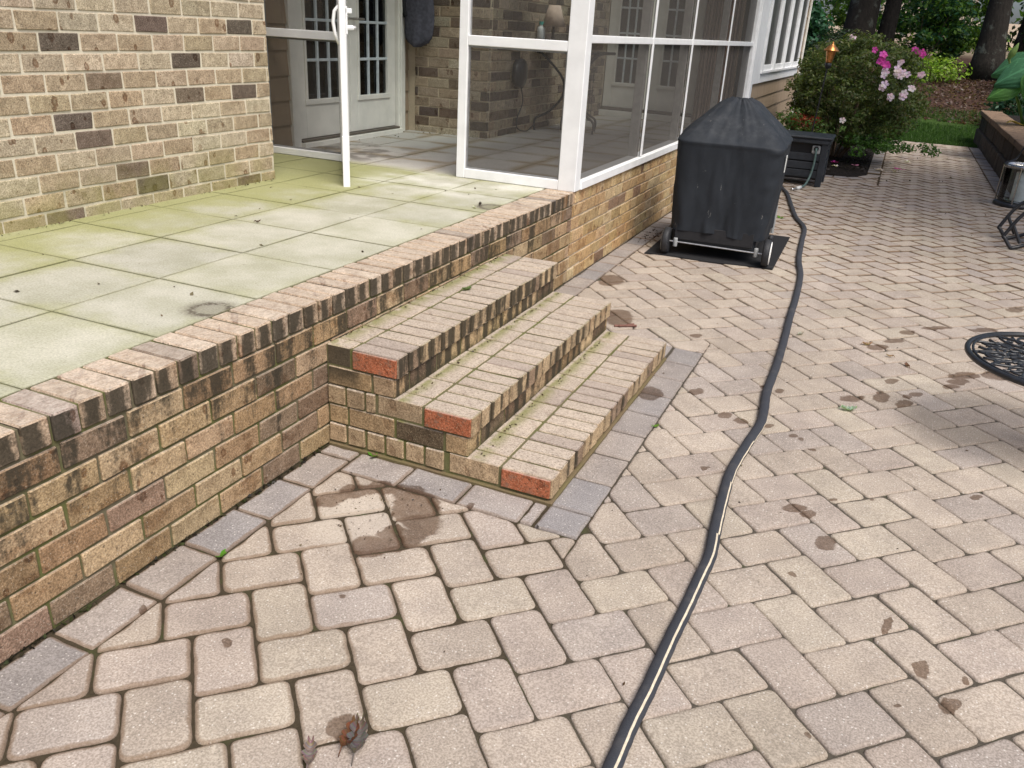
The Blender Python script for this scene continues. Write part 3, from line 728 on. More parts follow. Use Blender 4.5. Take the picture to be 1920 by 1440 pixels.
while a < 9.40:
    mb.cbox((-0.2, a + 0.005, 0.552), (0.002, a + 0.0865, 0.6365), 0.004, 0, brick_tint(0.06, 1.05, GOLD), 0.0013); a += 0.0915
mb.build('header_course', ['brick_terrace'], tw)

# terrace floor, half-metre concrete tiles
tf = MB(); tf.box((-2.7, TY0, 0.40), (-0.19, 8.6, 0.6335), 1); tf.box((-0.19, YC + 0.03, 0.40), (-0.02, 8.6, 0.6335), 1)
def tile(x0, y0, x1, y1, g=0.0032):
    x0 += g; y0 += g; x1 -= g; y1 -= g; t = U(0.93, 1.06); dz = U(-.0012, .0012)
    n = 10; vs = []; ed = []
    gx = [x0, x0 + .012] + [x0 + (x1 - x0) * k / n for k in range(1, n)] + [x1 - .012, x1]; gy = [y0, y0 + .012] + [y0 + (y1 - y0) * k / n for k in range(1, n)] + [y1 - .012, y1]
    for y in gy:
        for x in gx:
            d = min(x - x0, x1 - x, y - y0, y1 - y); vs.append((x, y, H - (0.0016 if d < 1e-6 else 0) + dz)); ed.append(max(0.0, 1 - d / 0.11))
    m = len(gx); fs = [(j * m + i, j * m + i + 1, (j + 1) * m + i + 1, (j + 1) * m + i) for j in range(m - 1) for i in range(m - 1)]
    bd = list(range(m)) + [j * m + m - 1 for j in range(1, m)] + [(m - 1) * m + i for i in range(m - 2, -1, -1)] + [j * m for j in range(m - 2, 0, -1)]
    o = len(vs)
    for q in bd: vs.append((vs[q][0], vs[q][1], H - 0.02)); ed.append(1.0)
    L = len(bd); fs += [(o + k, o + (k + 1) % L, bd[(k + 1) % L], bd[k]) for k in range(L)]
    tf.add(vs, fs, 0, (t, t, t * U(0.97, 1.02)), ed)
xsl = [-2.66, -2.21, -1.71, -1.21, -0.71, -0.206]
ky = -7
y = -0.14 + 0.5 * ky
while y < 8.5:
    for i in range(5):
        if y + 0.5 < TY0: continue
        ya, yb = max(y, TY0), min(y + 0.5, 8.52)
        if yb - ya < .05: continue
        tile(xsl[i], ya, xsl[i + 1], yb)
    if y + 0.5 > YC + 0.03: tile(-0.206, max(y, YC + 0.03), -0.02, min(y + 0.5, 8.52))
    y += 0.5
struct(tf.build('terrace_floor', ['tile', 'tilejoint']))

# ------------------------------------------------------------------ steps
A3, A2, A1, SW = 0.339, 0.670, 1.012, 1.735
H1, H2, H3 = 0.102, 0.276, 0.449
st = thing('brick_steps', (0.5, 0.85, 0), 'three buff brick steps with red brick ends, streaked black, below the terrace', 'steps')
def step_tint():
    c = rnd.choice([(0.43, 0.36, 0.285), (0.45, 0.375, 0.29), (0.40, 0.335, 0.265), (0.42, 0.345, 0.27)]) if rnd.random() > 0.12 else (0.27, 0.215, 0.185)
    f = U(0.9, 1.1); return tuple(x * f for x in c)
def make_step(xf, xback, zt, zb):
    """rowlock nosing + back fillers on top, one stretcher course below if zt-zb>0.12"""
    mb = MB(); zr = zt - 0.088; g = 0.0055; fl = 0.216
    n = 19; pt = SW / n
    for i in range(n):
        a = i * pt; t = step_tint()
        lo = (xf - fl + g, a + g, zr + 0.003); hi = (xf + U(-.001, .003), a + pt - g, zt + U(-.001, .0015))
        if i == 0:
            mb.cbox(lo, hi, 0.004, 0, t, 0.0012)
            mb.cbox((xf - fl + g + 0.004, -0.0025, zr + 0.006), (xf - 0.005, 0.02, zt - 0.005), 0.002, 0, RED)
        else: mb.cbox(lo, hi, 0.004, 0, t, 0.0015)
    a = 0.0; k = 0
    while a < SW - 0.01:        # filler bricks behind the nosing
        b = min(a + pt * (1 if k == 0 else 2), SW)
        mb.cbox((xback - 0.10 + g, a + g, zr + 0.003), (xf - fl - g, b - g, zt + U(-.0015, .001)), 0.004, 0, step_tint(), 0.0015); a = b; k += 1
    # side face headers of the rowlock course
    xh = xback - 0.10
    x = 0.0
    while x < xh - 0.02:
        b = min(x + 0.0925, xh)
        for ys0, ys1 in ((0.0, 0.09), (SW - 0.09, SW)):
            mb.cbox((x + g, ys0 + U(-.001, .001), zr + 0.003), (b - g, ys1, zt - 0.003), 0.004, 0, step_tint(), 0.0013)
        x = b
    if zt - zb > 0.12:
        z0, z1 = zb + 0.004, zr - 0.003
        a = -0.11
        while a < SW:
            s0, s1 = max(a, 0), min(a + 0.228, SW)
            if s1 - s0 > 0.02: mb.cbox((xf - 0.012 - 0.09, s0 + g, z0), (xf - 0.012 + U(-.001, .002), s1 - g, z1), 0.0035, 0, brick_tint(0.22), 0.0013)
            a += 0.228
        for ys0, ys1, sg in ((0.003, 0.09, 1), (SW - 0.09, SW - 0.003, -1)):
            x = xf - 0.014; k = 0
            while x > 0.01:
                l = 0.105 if k == 0 else 0.225; b = max(x - l, 0.004)
                mb.cbox((b + g, ys0, z0), (x - g, ys1, z1), 0.0035, 0, brick_tint(0.22), 0.0013); x = b; k += 1
    mb.box((0.003, 0.008, zb - (0.0 if zt - zb > .12 else 0.05)), (xf - 0.016, SW - 0.008, zt - 0.005), 1)
    return mb.build('step', ['brick_step', 'mortar_step'], st)
make_step(A1, A2, H1, 0.006); make_step(A2, A3, H2, H1 - 0.001); make_step(A3, 0.10, H3, H2 - 0.001)
# rendered footing strip
mb = MB(); mb.cbox((0.004, -0.006, -0.03), (A1 + 0.010, SW + 0.006, 0.008), 0.003); mb.build('footing', 'footing', st)

# ------------------------------------------------------------------ house: brick wing, porch walls, siding
house = thing('house', (-1.815, 0, H), 'tan brick house with french doors, siding and a row of white windows beside the terrace', 'house')
WH = 3.45
mb = MB(); bricks_x(mb, XW, 1, -1.7, 1.968, H + 0.012 - 0.045, WH, seed=0.006, pd=0.13, g=0.0062)
mb.box((XW - 0.85, -1.7, 0.5), (XW - 0.0045, 1.960, WH), 1)
bricks_y(mb, 1.966, 1, XW - 0.84, XW - 0.064, H - 0.033, WH, seed=0.1)
mb.build('wing_wall', ['brick_wing', 'mortar'], house)
XD = -2.60
mb = MB()      # brick inside the porch
bricks_y(mb, 5.0, -1, -2.52, -1.712, H - 0.03, 3.0, pd=0.36, k=0.82, seed=0.03)
bricks_x(mb, -1.712, 1, 5.062, 8.5, H - 0.03, 3.0, pd=0.36, k=0.82, seed=0.05)
mb.box((-2.62, 5.007, 0.55), (-1.719, 8.6, 3.0), 1)
mb.build('porch_brick_wall', ['brick_porch', 'mortar_clean'], house)
def lap(mb, x, sgn, y0, y1, z0, z1, e=0.2):
    z = z0
    while z < z1 - 0.01:
        zt = min(z + e, z1); d = 0.016 * sgn
        vs = [(x + d, y0, z), (x + d, y1, z), (x + 0.002 * sgn, y1, zt), (x + 0.002 * sgn, y0, zt), (x - 0.02 * sgn, y0, z), (x - 0.02 * sgn, y1, z), (x - 0.02 * sgn, y1, zt), (x - 0.02 * sgn, y0, zt)]
        fs = [(0, 1, 2, 3), (4, 5, 1, 0), (0, 3, 7, 4), (1, 5, 6, 2), (3, 2, 6, 7), (5, 4, 7, 6)]
        if sgn < 0: fs = [tuple(reversed(f)) for f in fs]
        mb.add(vs, fs); z = zt
mb = MB()
lap(mb, XD, 1, 1.97, 3.18, H, 3.0, 0.19); lap(mb, XD, 1, 4.90, 5.0, H, 3.0, 0.19)
mb.box((XD - 0.08, 1.97, 0.5), (XD - 0.03, 3.2, 3.0), 0); mb.box((XD - 0.08, 3.2, 2.78), (XD - 0.03, 5.0, 3.0), 0)
mb.build('porch_siding', ['siding'], house)
# far brick wall of the porch is sided
mb = MB(); mb.box((-1.72, 8.53, 0.5), (-0.02, 8.6, 0.66)); mb.box((-1.72, 8.53, 2.80), (-0.02, 8.6, 3.0)); mb.box((-0.46, 8.53, 0.66), (-0.02, 8.6, 2.8))
mb.build('porch_end_wall', ['siding'], house)

def french_door(axis, base, a0, a1, z0, z1, hinge_gap, cols, leafname='french_door', blinds=True, handle_at=None, facing=1):
    """axis 'x': door in plane x=base facing +X spanning y; axis 'y': plane y=base facing -Y spanning x"""
    def P(a, d, z): return (base + d, a, z) if axis == 'x' else (a, base - d, z)
    def bx(mb, a_, b_, d0, d1, z_, y_, mi=0, c=0.003):
        p, q = P(a_, d0, z_), P(b_, d1, y_); lo = tuple(min(p[i], q[i]) for i in range(3)); hi = tuple(max(p[i], q[i]) for i in range(3)); mb.cbox(lo, hi, c, mi)
    st_ = 0.115; mb = MB(); gz0 = z0 + 0.29; gz1 = z1 - 0.14
    bx(mb, a0, a0 + st_, -0.04, 0.0, z0, z1); bx(mb, a1 - st_, a1, -0.04, 0.0, z0, z1)
    bx(mb, a0 + st_, a1 - st_, -0.04, 0.0, z0, gz0); bx(mb, a0 + st_, a1 - st_, -0.04, 0.0, gz1, z1)
    for q in ((a0 + st_, a0 + st_ + .028), (a1 - st_ - .028, a1 - st_)): bx(mb, q[0], q[1], -0.02, 0.009, gz0, gz1)
    bx(mb, a0 + st_ - .012, a1 - st_ + .012, -0.02, 0.012, gz0 - 0.022, gz0 + 0.02); bx(mb, a0 + st_, a1 - st_, -0.02, 0.009, gz1 - .03, gz1)
    leaf = mb.build(leafname, 'trim', house)
    g0, g1 = a0 + st_ + .028, a1 - st_ - .028
    mb = MB()
    for k in range(1, cols): c = g0 + (g1 - g0) * k / cols; bx(mb, c - .011, c + .011, -0.018, 0.003, gz0 + .02, gz1 - .03)
    nr = 5
    for k in range(1, nr): z = gz0 + .02 + (gz1 - gz0 - .05) * k / nr; bx(mb, g0, g1, -0.0175, 0.0025, z - .011, z + .011)
    mb.build('muntins', 'muntin', leaf)
    mb = MB(); bx(mb, g0, g1, -0.024, -0.020, gz0, gz1, 0, 0.0005); mb.build('pane', 'glass', leaf)
    mb = MB()
    if blinds:
        z = gz0 + 0.03
        while z < gz1 - .03:
            p = [P(g0, -0.055, z), P(g1, -0.055, z), P(g1, -0.075, z + 0.022), P(g0, -0.075, z + 0.022)]
            mb.add(p, [(0, 1, 2, 3)]); mb.add([(a, b, c - .003) for a, b, c in p], [(3, 2, 1, 0)]); z += 0.036
        mb.build('blind', 'blind', leaf)
    mb = MB(); bx(mb, a0, a1, -0.14, -0.10, z0, z1); mb.build('dark_backing', 'dark', leaf)
    if handle_at is not None:
        mb = MB(); c = P(handle_at, 0.0, z0 + 0.95); d = P(handle_at, 0.05, z0 + 0.95)
        mb.tube([c, d], 0.012, 8); mb.tube([d, P(handle_at + 0.09, 0.055, z0 + 0.95)], 0.010, 8); mb.build('handle', 'steel', leaf)
    return leaf
DZ = H + 0.062
french_door('x', XD, 3.245, 4.005, DZ, 2.72, 0, 3, handle_at=3.95)
french_door('x', XD, 4.012, 4.765, DZ, 2.72, 0, 3, handle_at=4.07)
mb = MB()
mb.cbox((XD - .05, 3.14, H), (XD + 0.035, 3.235, 2.82), .004); mb.cbox((XD - .05, 4.775, H), (XD + 0.035, 4.90, 2.82), .004); mb.cbox((XD - .05, 3.236, 2.73), (XD + 0.033, 4.774, 2.82), .004)
mb.cbox((XD - .05, 4.79, H), (XD + 0.055, 4.815, 2.8), .003)
mb.build('door_casing', 'trim', house)
mb = MB(); mb.cbox((XD - .06, 3.236, H + 0.040), (XD + 0.05, 4.774, H + 0.058), .003, 1); mb.cbox((XD - .06, 3.236, H - .02), (XD + 0.075, 4.79, H + 0.039), .003, 0)
mb.build('threshold', ['trim', 'bronze'], house)
# far french doors seen through the side screens
french_door('y', 8.53, -1.70, -1.10, H + .11, 2.72, 0, 3, blinds=False)
french_door('y', 8.53, -1.09, -0.48, H + .11, 2.72, 0, 3, blinds=False)
mb = MB(); mb.cbox((-1.72, 8.44, H), (-0.46, 8.54, H + .07), .003); mb.cbox((-1.72, 8.48, H + .072), (-0.46, 8.54, H + .106), .003, 1); mb.build('threshold', ['trim', 'bronze'], house)
# curtain at the far end
mb = MB(); n = 90; vs = []
for zt in (H + 0.05, 1.8, 2.85):
    for k in range(n): x = -0.45 + 0.42 * k / (n - 1); vs.append((x, 8.42 + 0.028 * sin(k * 0.75) + 0.012 * sin(k * 0.31), zt))
mb.add(vs, [(j * n + k, j * n + k + 1, (j + 1) * n + k + 1, (j + 1) * n + k) for j in range(2) for k in range(n - 1)])
tag(mb.build('curtain', 'curtain', origin=(-0.25, 8.42, H), smooth=True), 'beige curtain hanging at the far end of the screened porch', 'curtain')

# sunroom with lap siding beyond the porch
SX = 0.0
mb = MB()
lap(mb, SX, 1, 9.66, 15.25, 0.10, 1.10, 0.199); 
lap(mb, SX, 1, 14.90, 15.25, 1.10, 2.9, 0.199); lap(mb, SX, 1, 9.66, 15.25, 2.65, 3.4, 0.199)
mb.box((-0.20, 9.66, -0.05), (-0.021, 15.25, 1.10)); mb.box((-0.20, 14.9, 1.1), (-0.021, 15.25, 2.9)); mb.box((-0.20, 9.66, 2.65), (-0.021, 15.25, 3.4))
mb.box((-4.0, 15.20, -0.05), (-0.2, 15.25, 3.4))
mb.build('sunroom_siding', 'siding', house)
mb = MB(); mb.cbox((-0.02, 15.255, 0.02), (0.035, 15.33, 3.4), .004); mb.build('corner_board', 'trim', house)
mb = MB(); mb.cbox((0.012, 15.22, 0.28), (0.055, 15.265, 3.3), .01); mb.cbox((0.02, 15.20, 0.0), (0.10, 15.27, 0.26), .02); mb.build('downspout', 'trim', house)
mb = MB(); mb.cbox((-0.06, 9.50, H - .04), (0.045, 9.655, 3.3), .004); mb.build('corner_board', 'white', house)
wy = [10.30, 11.45, 12.60, 13.75, 14.90]
mb = MB(); mb.cbox((-.05, 10.28, 1.10), (0.030, 14.90, 1.225), .004); mb.cbox((-.05, 10.28, 1.226), (0.055, 14.90, 1.262), .004)
mb.cbox((-.05, 9.66, 1.10), (0.028, 10.279, 2.66), .003)
win = mb.build('window_sill', 'white', house)
for i in range(4):
    a, b = wy[i], wy[i + 1]; mb = MB()
    mb.cbox((-.05, a + .002, 1.263), (0.052, a + .11, 2.66), .004); mb.cbox((-.05, b - .05, 1.263), (0.030, b - .002, 2.66), .004)
    mb.cbox((-.05, a + .11, 1.263), (0.022, b - .05, 1.335), .004); mb.cbox((-.05, a + .11, 2.57), (0.022, b - .05, 2.66), .004)
    w = mb.build('window', 'white', house)
    mb = MB(); mb.box((-.03, a + .11, 1.335), (0.004, b - .05, 2.57)); mb.build('screen', mat_plain('window_screen', (0.05, 0.05, 0.05), 0.35, 0, 0.5), w)
# roof slab over porch and sunroom
def roof_piece(x0, y0, x1, y1):
    mb = MB(); mb.cbox((x0, y0, 3.02), (x1, y1, 3.06), .002, 0); mb.cbox((x0, y0, 3.0605), (x1, y1, 3.20), .004, 1); mb.build('porch_roof', ['ceiling', 'roof'], house)
ADDED_OPENINGS = [(-2.35, 2.95, -0.75, 4.85), (-1.55, 5.5, -0.25, 8.2)]  # unseen glazed roof openings, added to brighten the porch inside
roof_piece(-2.7, 2.70, 0.30, 2.949); roof_piece(-2.7, 4.851, 0.30, 5.499); roof_piece(-2.7, 8.201, 0.30, 15.5)
for x0, y0, x1, y1 in ADDED_OPENINGS:
    roof_piece(-2.7, y0, x0 - .001, y1); roof_piece(x1 + .001, y0, 0.30, y1)
    mb = MB(); mb.box((x0 + .01, y0 + .01, 3.10), (x1 - .01, y1 - .01, 3.106)); mb.build('added_light_opening', 'glass', house)
mb = MB(); mb.cbox((-6.0, -1.75, 3.46), (-1.62, 15.5, 3.9), .02); mb.build('roof', 'roof', house)

# ------------------------------------------------------------------ screened porch frame
sp = thing('screen_porch', (0, YC, H), 'white framed screened porch with grey mesh panels on a brick knee wall', 'porch')
def wb(name, lo, hi, mat='white', c=.004, parent=None):
    mb = MB(); mb.cbox(lo, hi, c); return mb.build(name, mat, parent or sp)
ZT = 2.98
wb('corner_post', (-0.115, YC, H + .002), (0.012, YC + .105, ZT))
wb('post', (-0.905, YC, H + .002), (-0.838, YC + .06, ZT))
wb('post', (-1.90, YC, H + .002), (-1.855, YC + .06, ZT))
wb('bottom_rail', (-0.837, YC + .002, H + .003), (-0.116, YC + .05, H + .070))
wb('bottom_rail', (-2.57, YC + .002, H + .003), (-1.901, YC + .05, H + .055))
wb('rail', (-0.837, YC + .003, 1.528), (-0.116, YC + .047, 1.592))
wb('rail', (-2.57, YC + .003, 1.497), (-1.901, YC + .047, 1.557))
wb('post', (-2.60, YC + .001, H + .002), (-2.571, YC + .05, ZT), mat_plain('grey_channel', (0.33, 0.34, 0.34), 0.5))
wb('top_beam', (-2.60, YC + .002, 2.70), (-0.116, YC + .10, 2.985))
def panel(lo, hi):
    mb = MB(); mb.box(lo, hi); return mb.build('mesh_panel', 'screen', sp)
def quad(vs): mb = MB(); mb.add(vs, [(0, 1, 2, 3)]); return mb.build('mesh_panel', 'screen', sp)
ym = YC + .025
for (xa, xb, za, zb) in ((-.83, -.12, H + .06, 1.535), (-.83, -.12, 1.585, 2.71), (-2.57, -1.905, H + .05, 1.505), (-2.57, -1.905, 1.55, 2.71)):
    quad([(xa, ym, za), (xb, ym, za), (xb, ym, zb), (xa, ym, zb)])
# spline frames round the front mesh (thin grey edge)
GF = mat_plain('grey_spline', (0.22, 0.22, 0.22), 0.5)
def frame(xa, xb, za, zb):
    mb = MB(); t = .012; y0, y1 = YC + .018, YC + .03
    mb.box((xa, y0, za), (xa + t, y1, zb)); mb.box((xb - t, y0, za), (xb, y1, zb)); mb.box((xa + t, y0, za), (xb - t, y1, za + t)); mb.box((xa + t, y0, zb - t), (xb - t, y1, zb))
    mb.build('spline', GF, sp)
frame(-.838, -.115, H + .070, 1.528); frame(-2.571, -1.90, H + .055, 1.497)
YS = [2.945, 4.48, 5.90, 7.74, 9.42]
wb('sill', (-0.11, YC + .107, 0.641), (0.022, 9.495, 0.700))
wb('side_rail', (-0.035, YC + .107, 1.585), (0.006, 9.495, 1.635))
wb('side_beam', (-0.11, YC + .107, 2.70), (0.012, 9.495, 2.985))
for y in (4.48, 5.90, 7.74):
    wb('mullion', (-0.004, y - .018, 0.702), (0.010, y + .018, 2.698)); wb('stud', (-0.11, y - .026, 0.702), (-0.0365, y + .026, 2.698), mat_plain('grey_stud', (0.50, 0.49, 0.46), 0.7))
wb('end_post', (-0.11, 9.43, 0.702), (0.016, 9.495, 2.698))
for i in range(4):
    a = YS[i] + .018; b = YS[i + 1] - .018
    for za, zb in ((.70, 1.587), (1.633, 2.70)): quad([(-0.02, a, za), (-0.02, b, za), (-0.02, b, zb), (-0.02, a, zb)])

# open screen door, swung out over the terrace, seen edge on
ca, sa = -0.578, -0.816
def DM(): # local x along leaf from hinge, y thickness, z up
    ang = atan2(2.02 - YC, -1.278 + 1.855)
    return Matrix.Translation((-1.855, YC - 0.005, 0)) @ Matrix.Rotation(ang, 4, 'Z')
dm = DM(); sd = thing('screen_door', (-1.855, YC, H), 'open white screen door with a pull handle, seen edge on over the terrace', 'door')
mb = MB(); z0, z1 = H + .02, 2.66; DL = 0.99
for lo, hi in (((0.0, -.02, z0), (.075, .02, z1)), ((DL - .085, -.02, z0 - 0.012), (DL, .02, z1)), ((.075, -.018, z0), (DL - .085, .018, z0 + .12)), ((.075, -.018, 1.52), (DL - .085, .018, 1.60)), ((.075, -.018, z1 - .10), (DL - .085, .018, z1))):
    mb.cbox(lo, hi, .004, 0, M4=dm)
mb.build('door_frame', 'white', sd)
for za, zb in ((z0 + .11, 1.525), (1.595, z1 - .09)):
    mb = MB(); mb.add([tuple(dm @ Vector(v)) for v in ((.07, 0, za), (DL - .08, 0, za), (DL - .08, 0, zb), (.07, 0, zb))], [(0, 1, 2, 3)]); mb.build('mesh_panel', 'screen', sd)
mb = MB(); mb.cbox((DL - .02, -.022, z0 - .045), (DL + .004, .022, z0 + .30), .003, 0, M4=dm); mb.build('sweep_strip', 'white', sd)
hx = DL - .05
mb = MB(); mb.tube([dm @ Vector(v) for v in ((hx, -.02, 1.72), (hx, -.045, 1.69), (hx, -.055, 1.63), (hx, -.045, 1.56), (hx, -.02, 1.50))], .011, 8); mb.build('pull_handle', 'white', sd, smooth=True)
mb = MB(); mb.cbox((hx - .02, .02, 1.56), (hx + .02, .032, 1.72), .004, 0, M4=dm); mb.tube([dm @ Vector((hx, .03, 1.60)), dm @ Vector((hx, .065, 1.60))], .015, 10); mb.tube([dm @ Vector((hx, .06, 1.60)), dm @ Vector((hx - .08, .075, 1.60))], .012, 8)
mb.cbox((hx - .02, .02, 1.68), (hx + .02, .06, 1.71), .004, 0, M4=dm); mb.build('latch', 'white', sd)

# ------------------------------------------------------------------ things inside the porch
t = thing('console_table', (-1.35, 6.25, H), 'dark iron side table with curved legs against the porch brick wall', 'table')
mb = MB(); mb.cbox((-1.69, 5.98, 1.435), (-0.95, 6.55, 1.462), .008); mb.build('tabletop', 'black', t)
for (fx, fy) in ((-1.64, 6.06), (-1.42, 6.30), (-1.02, 6.18), (-1.10, 6.48)):
    mb = MB(); cx, cy = -1.32, 6.26; tx = fx + (-.02 if fx < cx else .02)
    path = smooth_path([(tx, fy, 1.435), (tx * .35 + cx * .65, fy * .5 + cy * .5, 1.36) if False else (fx * .8 + cx * .2, fy, 1.40), (cx + (fx - cx) * .25, cy + (fy - cy) * .4, 1.18), (cx + (fx - cx) * .22, cy + (fy - cy) * .4, 1.0), (cx + (fx - cx) * .6, cy + (fy - cy) * .7, 0.84), (fx, fy, 0.76), (fx, fy, H + .004)], 5)
    mb.tube(path, .013, 8); mb.build('leg', 'black', t, smooth=True)
mb = MB()
for k in range(7): mb.tube([(-1.0 - 0.03 * k, 6.02, 0.80), (-1.0 - 0.03 * k, 6.02, 1.30)], .004, 5)
for z in (0.80, 0.9, 1.05, 1.2, 1.30): mb.tube([(-0.98, 6.02, z), (-1.22, 6.02, z)], .004, 5)
tag(mb.build('wire_rack', 'black', origin=(-1.1, 6.02, .8)), 'small black wire rack standing by the iron porch table', 'rack')
mb = MB(); mb.lathe([(.055, 1.463), (.05, 1.475), (.02, 1.49), (.022, 1.56), (.013, 1.60), (.02, 1.64), (.01, 1.70)], (-1.55, 6.2, 0), 16)
lmp = mb.build('table_lamp', 'bronze', origin=(-1.55, 6.2, 1.463), smooth=True); tag(lmp, 'small table lamp with a tapered linen shade on the iron porch table', 'lamp')
mb = MB(); mb.lathe([(.125, 1.68), (.062, 1.885)], (-1.55, 6.2, 0), 24); mb.build('lamp_shade', 'shade', lmp, smooth=True)
def bottle(x, y, h, r, label):
    mb = MB(); mb.lathe([(r, 1.463), (r, 1.463 + h * .7), (r * .9, 1.463 + h * .78), (r * .5, 1.463 + h * .84), (r * .5, 1.463 + h * .9)], (x, y, 0), 16); b = mb.build('bottle', 'bottle', origin=(x, y, 1.463), smooth=True)
    tag(b, label, 'bottle'); mb = MB(); mb.lathe([(r * .6, 1.463 + h * .88), (r * .6, 1.463 + h)], (x, y, 0), 14); mb.build('cap', 'teal', b)
bottle(-1.655, 6.12, .26, .042, 'white bottle with a teal cap beside the table lamp'); bottle(-1.33, 6.25, .22, .03, 'slim white bottle at the right of the table lamp')
# round dark fan by the wall with a hanging cord
mb = MB(); Mr = Matrix.Translation((-1.655, 5.62, 1.23)) @ Matrix.Rotation(pi / 2, 4, 'Y')
mb.lathe([(.10, -.045), (.135, -.03), (.14, 0.0), (.135, .03), (.05, .05)], (0, 0, 0), 24, M4=Mr)
fan = mb.build('fan', 'black', origin=(-1.655, 5.62, 1.23), smooth=True); tag(fan, 'round dark fan on the porch brick wall with its cord hanging down', 'fan')
mb = MB(); mb.tube(smooth_path([(-1.64, 5.62, 1.12), (-1.64, 5.70, 0.95), (-1.65, 5.60, 0.80), (-1.62, 5.55, 0.70), (-1.60, 5.75, 0.66), (-1.6, 5.95, 0.72)], 6), .006, 6); mb.build('cord', 'black', fan, smooth=True)
# hanging garment
jk = MB(); n = 40; rows = []
for zi in range(22):
    q = zi / 21; z = 1.43 + q * 0.85
    wdt = 0.155 * (0.80 + 0.2 * sin(min(1, q * 1.5) * pi)) * (sqrt(max(0.05, 1 - (1 - min(1, q / .12)) ** 2)) if q < .12 else 1.0) * (1 - 0.35 * max(0, q - .75) / .25)
    for k in range(n):
        w = 2 * pi * k / n; f = 1 + 0.10 * sin(3 * w + 4 * q) + 0.06 * sin(7 * w - 3 * q)
        rows.append((-2.43 + wdt * cos(w) * f + 0.03 * q, 4.89 + 0.055 * sin(w) * f, z))
jk.add(rows, [(j * n + k, j * n + (k + 1) % n, (j + 1) * n + (k + 1) % n, (j + 1) * n + k) for j in range(21) for k in range(n)] + [tuple(reversed(range(n))), tuple(21 * n + k for k in range(n))])
jk = jk.build('hanging_garment', 'cloth', origin=(-2.43, 4.9, 1.43), smooth=True); tag(jk, 'dark grey garment hanging on the porch brick wall beside the french door', 'clothing')
mb = MB(); mb.tube(smooth_path([(-2.52, 4.86, 2.2), (-2.56, 4.85, 1.95), (-2.55, 4.86, 1.76), (-2.53, 4.87, 1.70)], 5), [.05] * 15 + [.045], 10, flat=.6); mb.build('sleeve', 'clothblack', jk, smooth=True)

# ------------------------------------------------------------------ covered grill on a mat
GX0, GX1, GY0, GY1 = 0.345, 1.175, 4.09, 5.10
ga = radians(3.5)
GC = Vector(((GX0 + GX1) / 2, (GY0 + GY1) / 2, 0)); GM = Matrix.Translation(GC) @ Matrix.Rotation(ga, 4, 'Z') @ Matrix.Translation(-GC)
mb = MB(); mp = [(0.256, 3.991), (1.272, 4.095), (1.249, 5.404), (0.22, 5.33)]; n = 12; vs = []
for j in range(n + 1):
    for i in range(n + 1):
        u, v = i / n, j / n; a = Vector(mp[0]).lerp(Vector(mp[1]), u); b = Vector(mp[3]).lerp(Vector(mp[2]), u); q = a.lerp(b, v)
        edge = 1.0 if j == 0 else 0
        vs.append((q.x, q.y + edge * 0.012 * sin(u * 9), 0.008 + edge * 0.006 * max(0, sin(u * 7 + .5))))
m = n + 1; top = [(j * m + i, j * m + i + 1, (j + 1) * m + i + 1, (j + 1) * m + i) for j in range(n) for i in range(n)]
bd = list(range(m)) + [j * m + n for j in range(1, m)] + [n * m + i for i in range(n - 1, -1, -1)] + [j * m for j in range(n - 1, 0, -1)]
o = len(vs); vs += [(vs[k][0], vs[k][1], 0.002) for k in bd]; L = len(bd)
mb.add(vs, top + [(o + k, o + (k + 1) % L, bd[(k + 1) % L], bd[k]) for k in range(L)])
tag(mb.build('grill_mat', 'mat', origin=(0.75, 4.7, 0)), 'flat black mat on the pavers under the covered grill', 'mat')
gr = thing('covered_grill', (GC.x, GC.y, 0), 'barbecue grill under a dusty black cloth cover, on two wheels beside the porch', 'grill')
cv = MB(); NA = 160; rings = []
levels = [0.205, 0.215, 0.25, 0.30, 0.36, 0.42, 0.48, 0.54, 0.60, 0.66, 0.72, 0.78, 0.83, 0.87, 0.895, 0.910, 0.920, 0.930, 0.945, 0.965, 0.99, 1.02, 1.05, 1.08, 1.11, 1.14, 1.165, 1.185, 1.20, 1.213, 1.222, 1.227]
hw0, hd0 = (GX1 - GX0) / 2, (GY1 - GY0) / 2
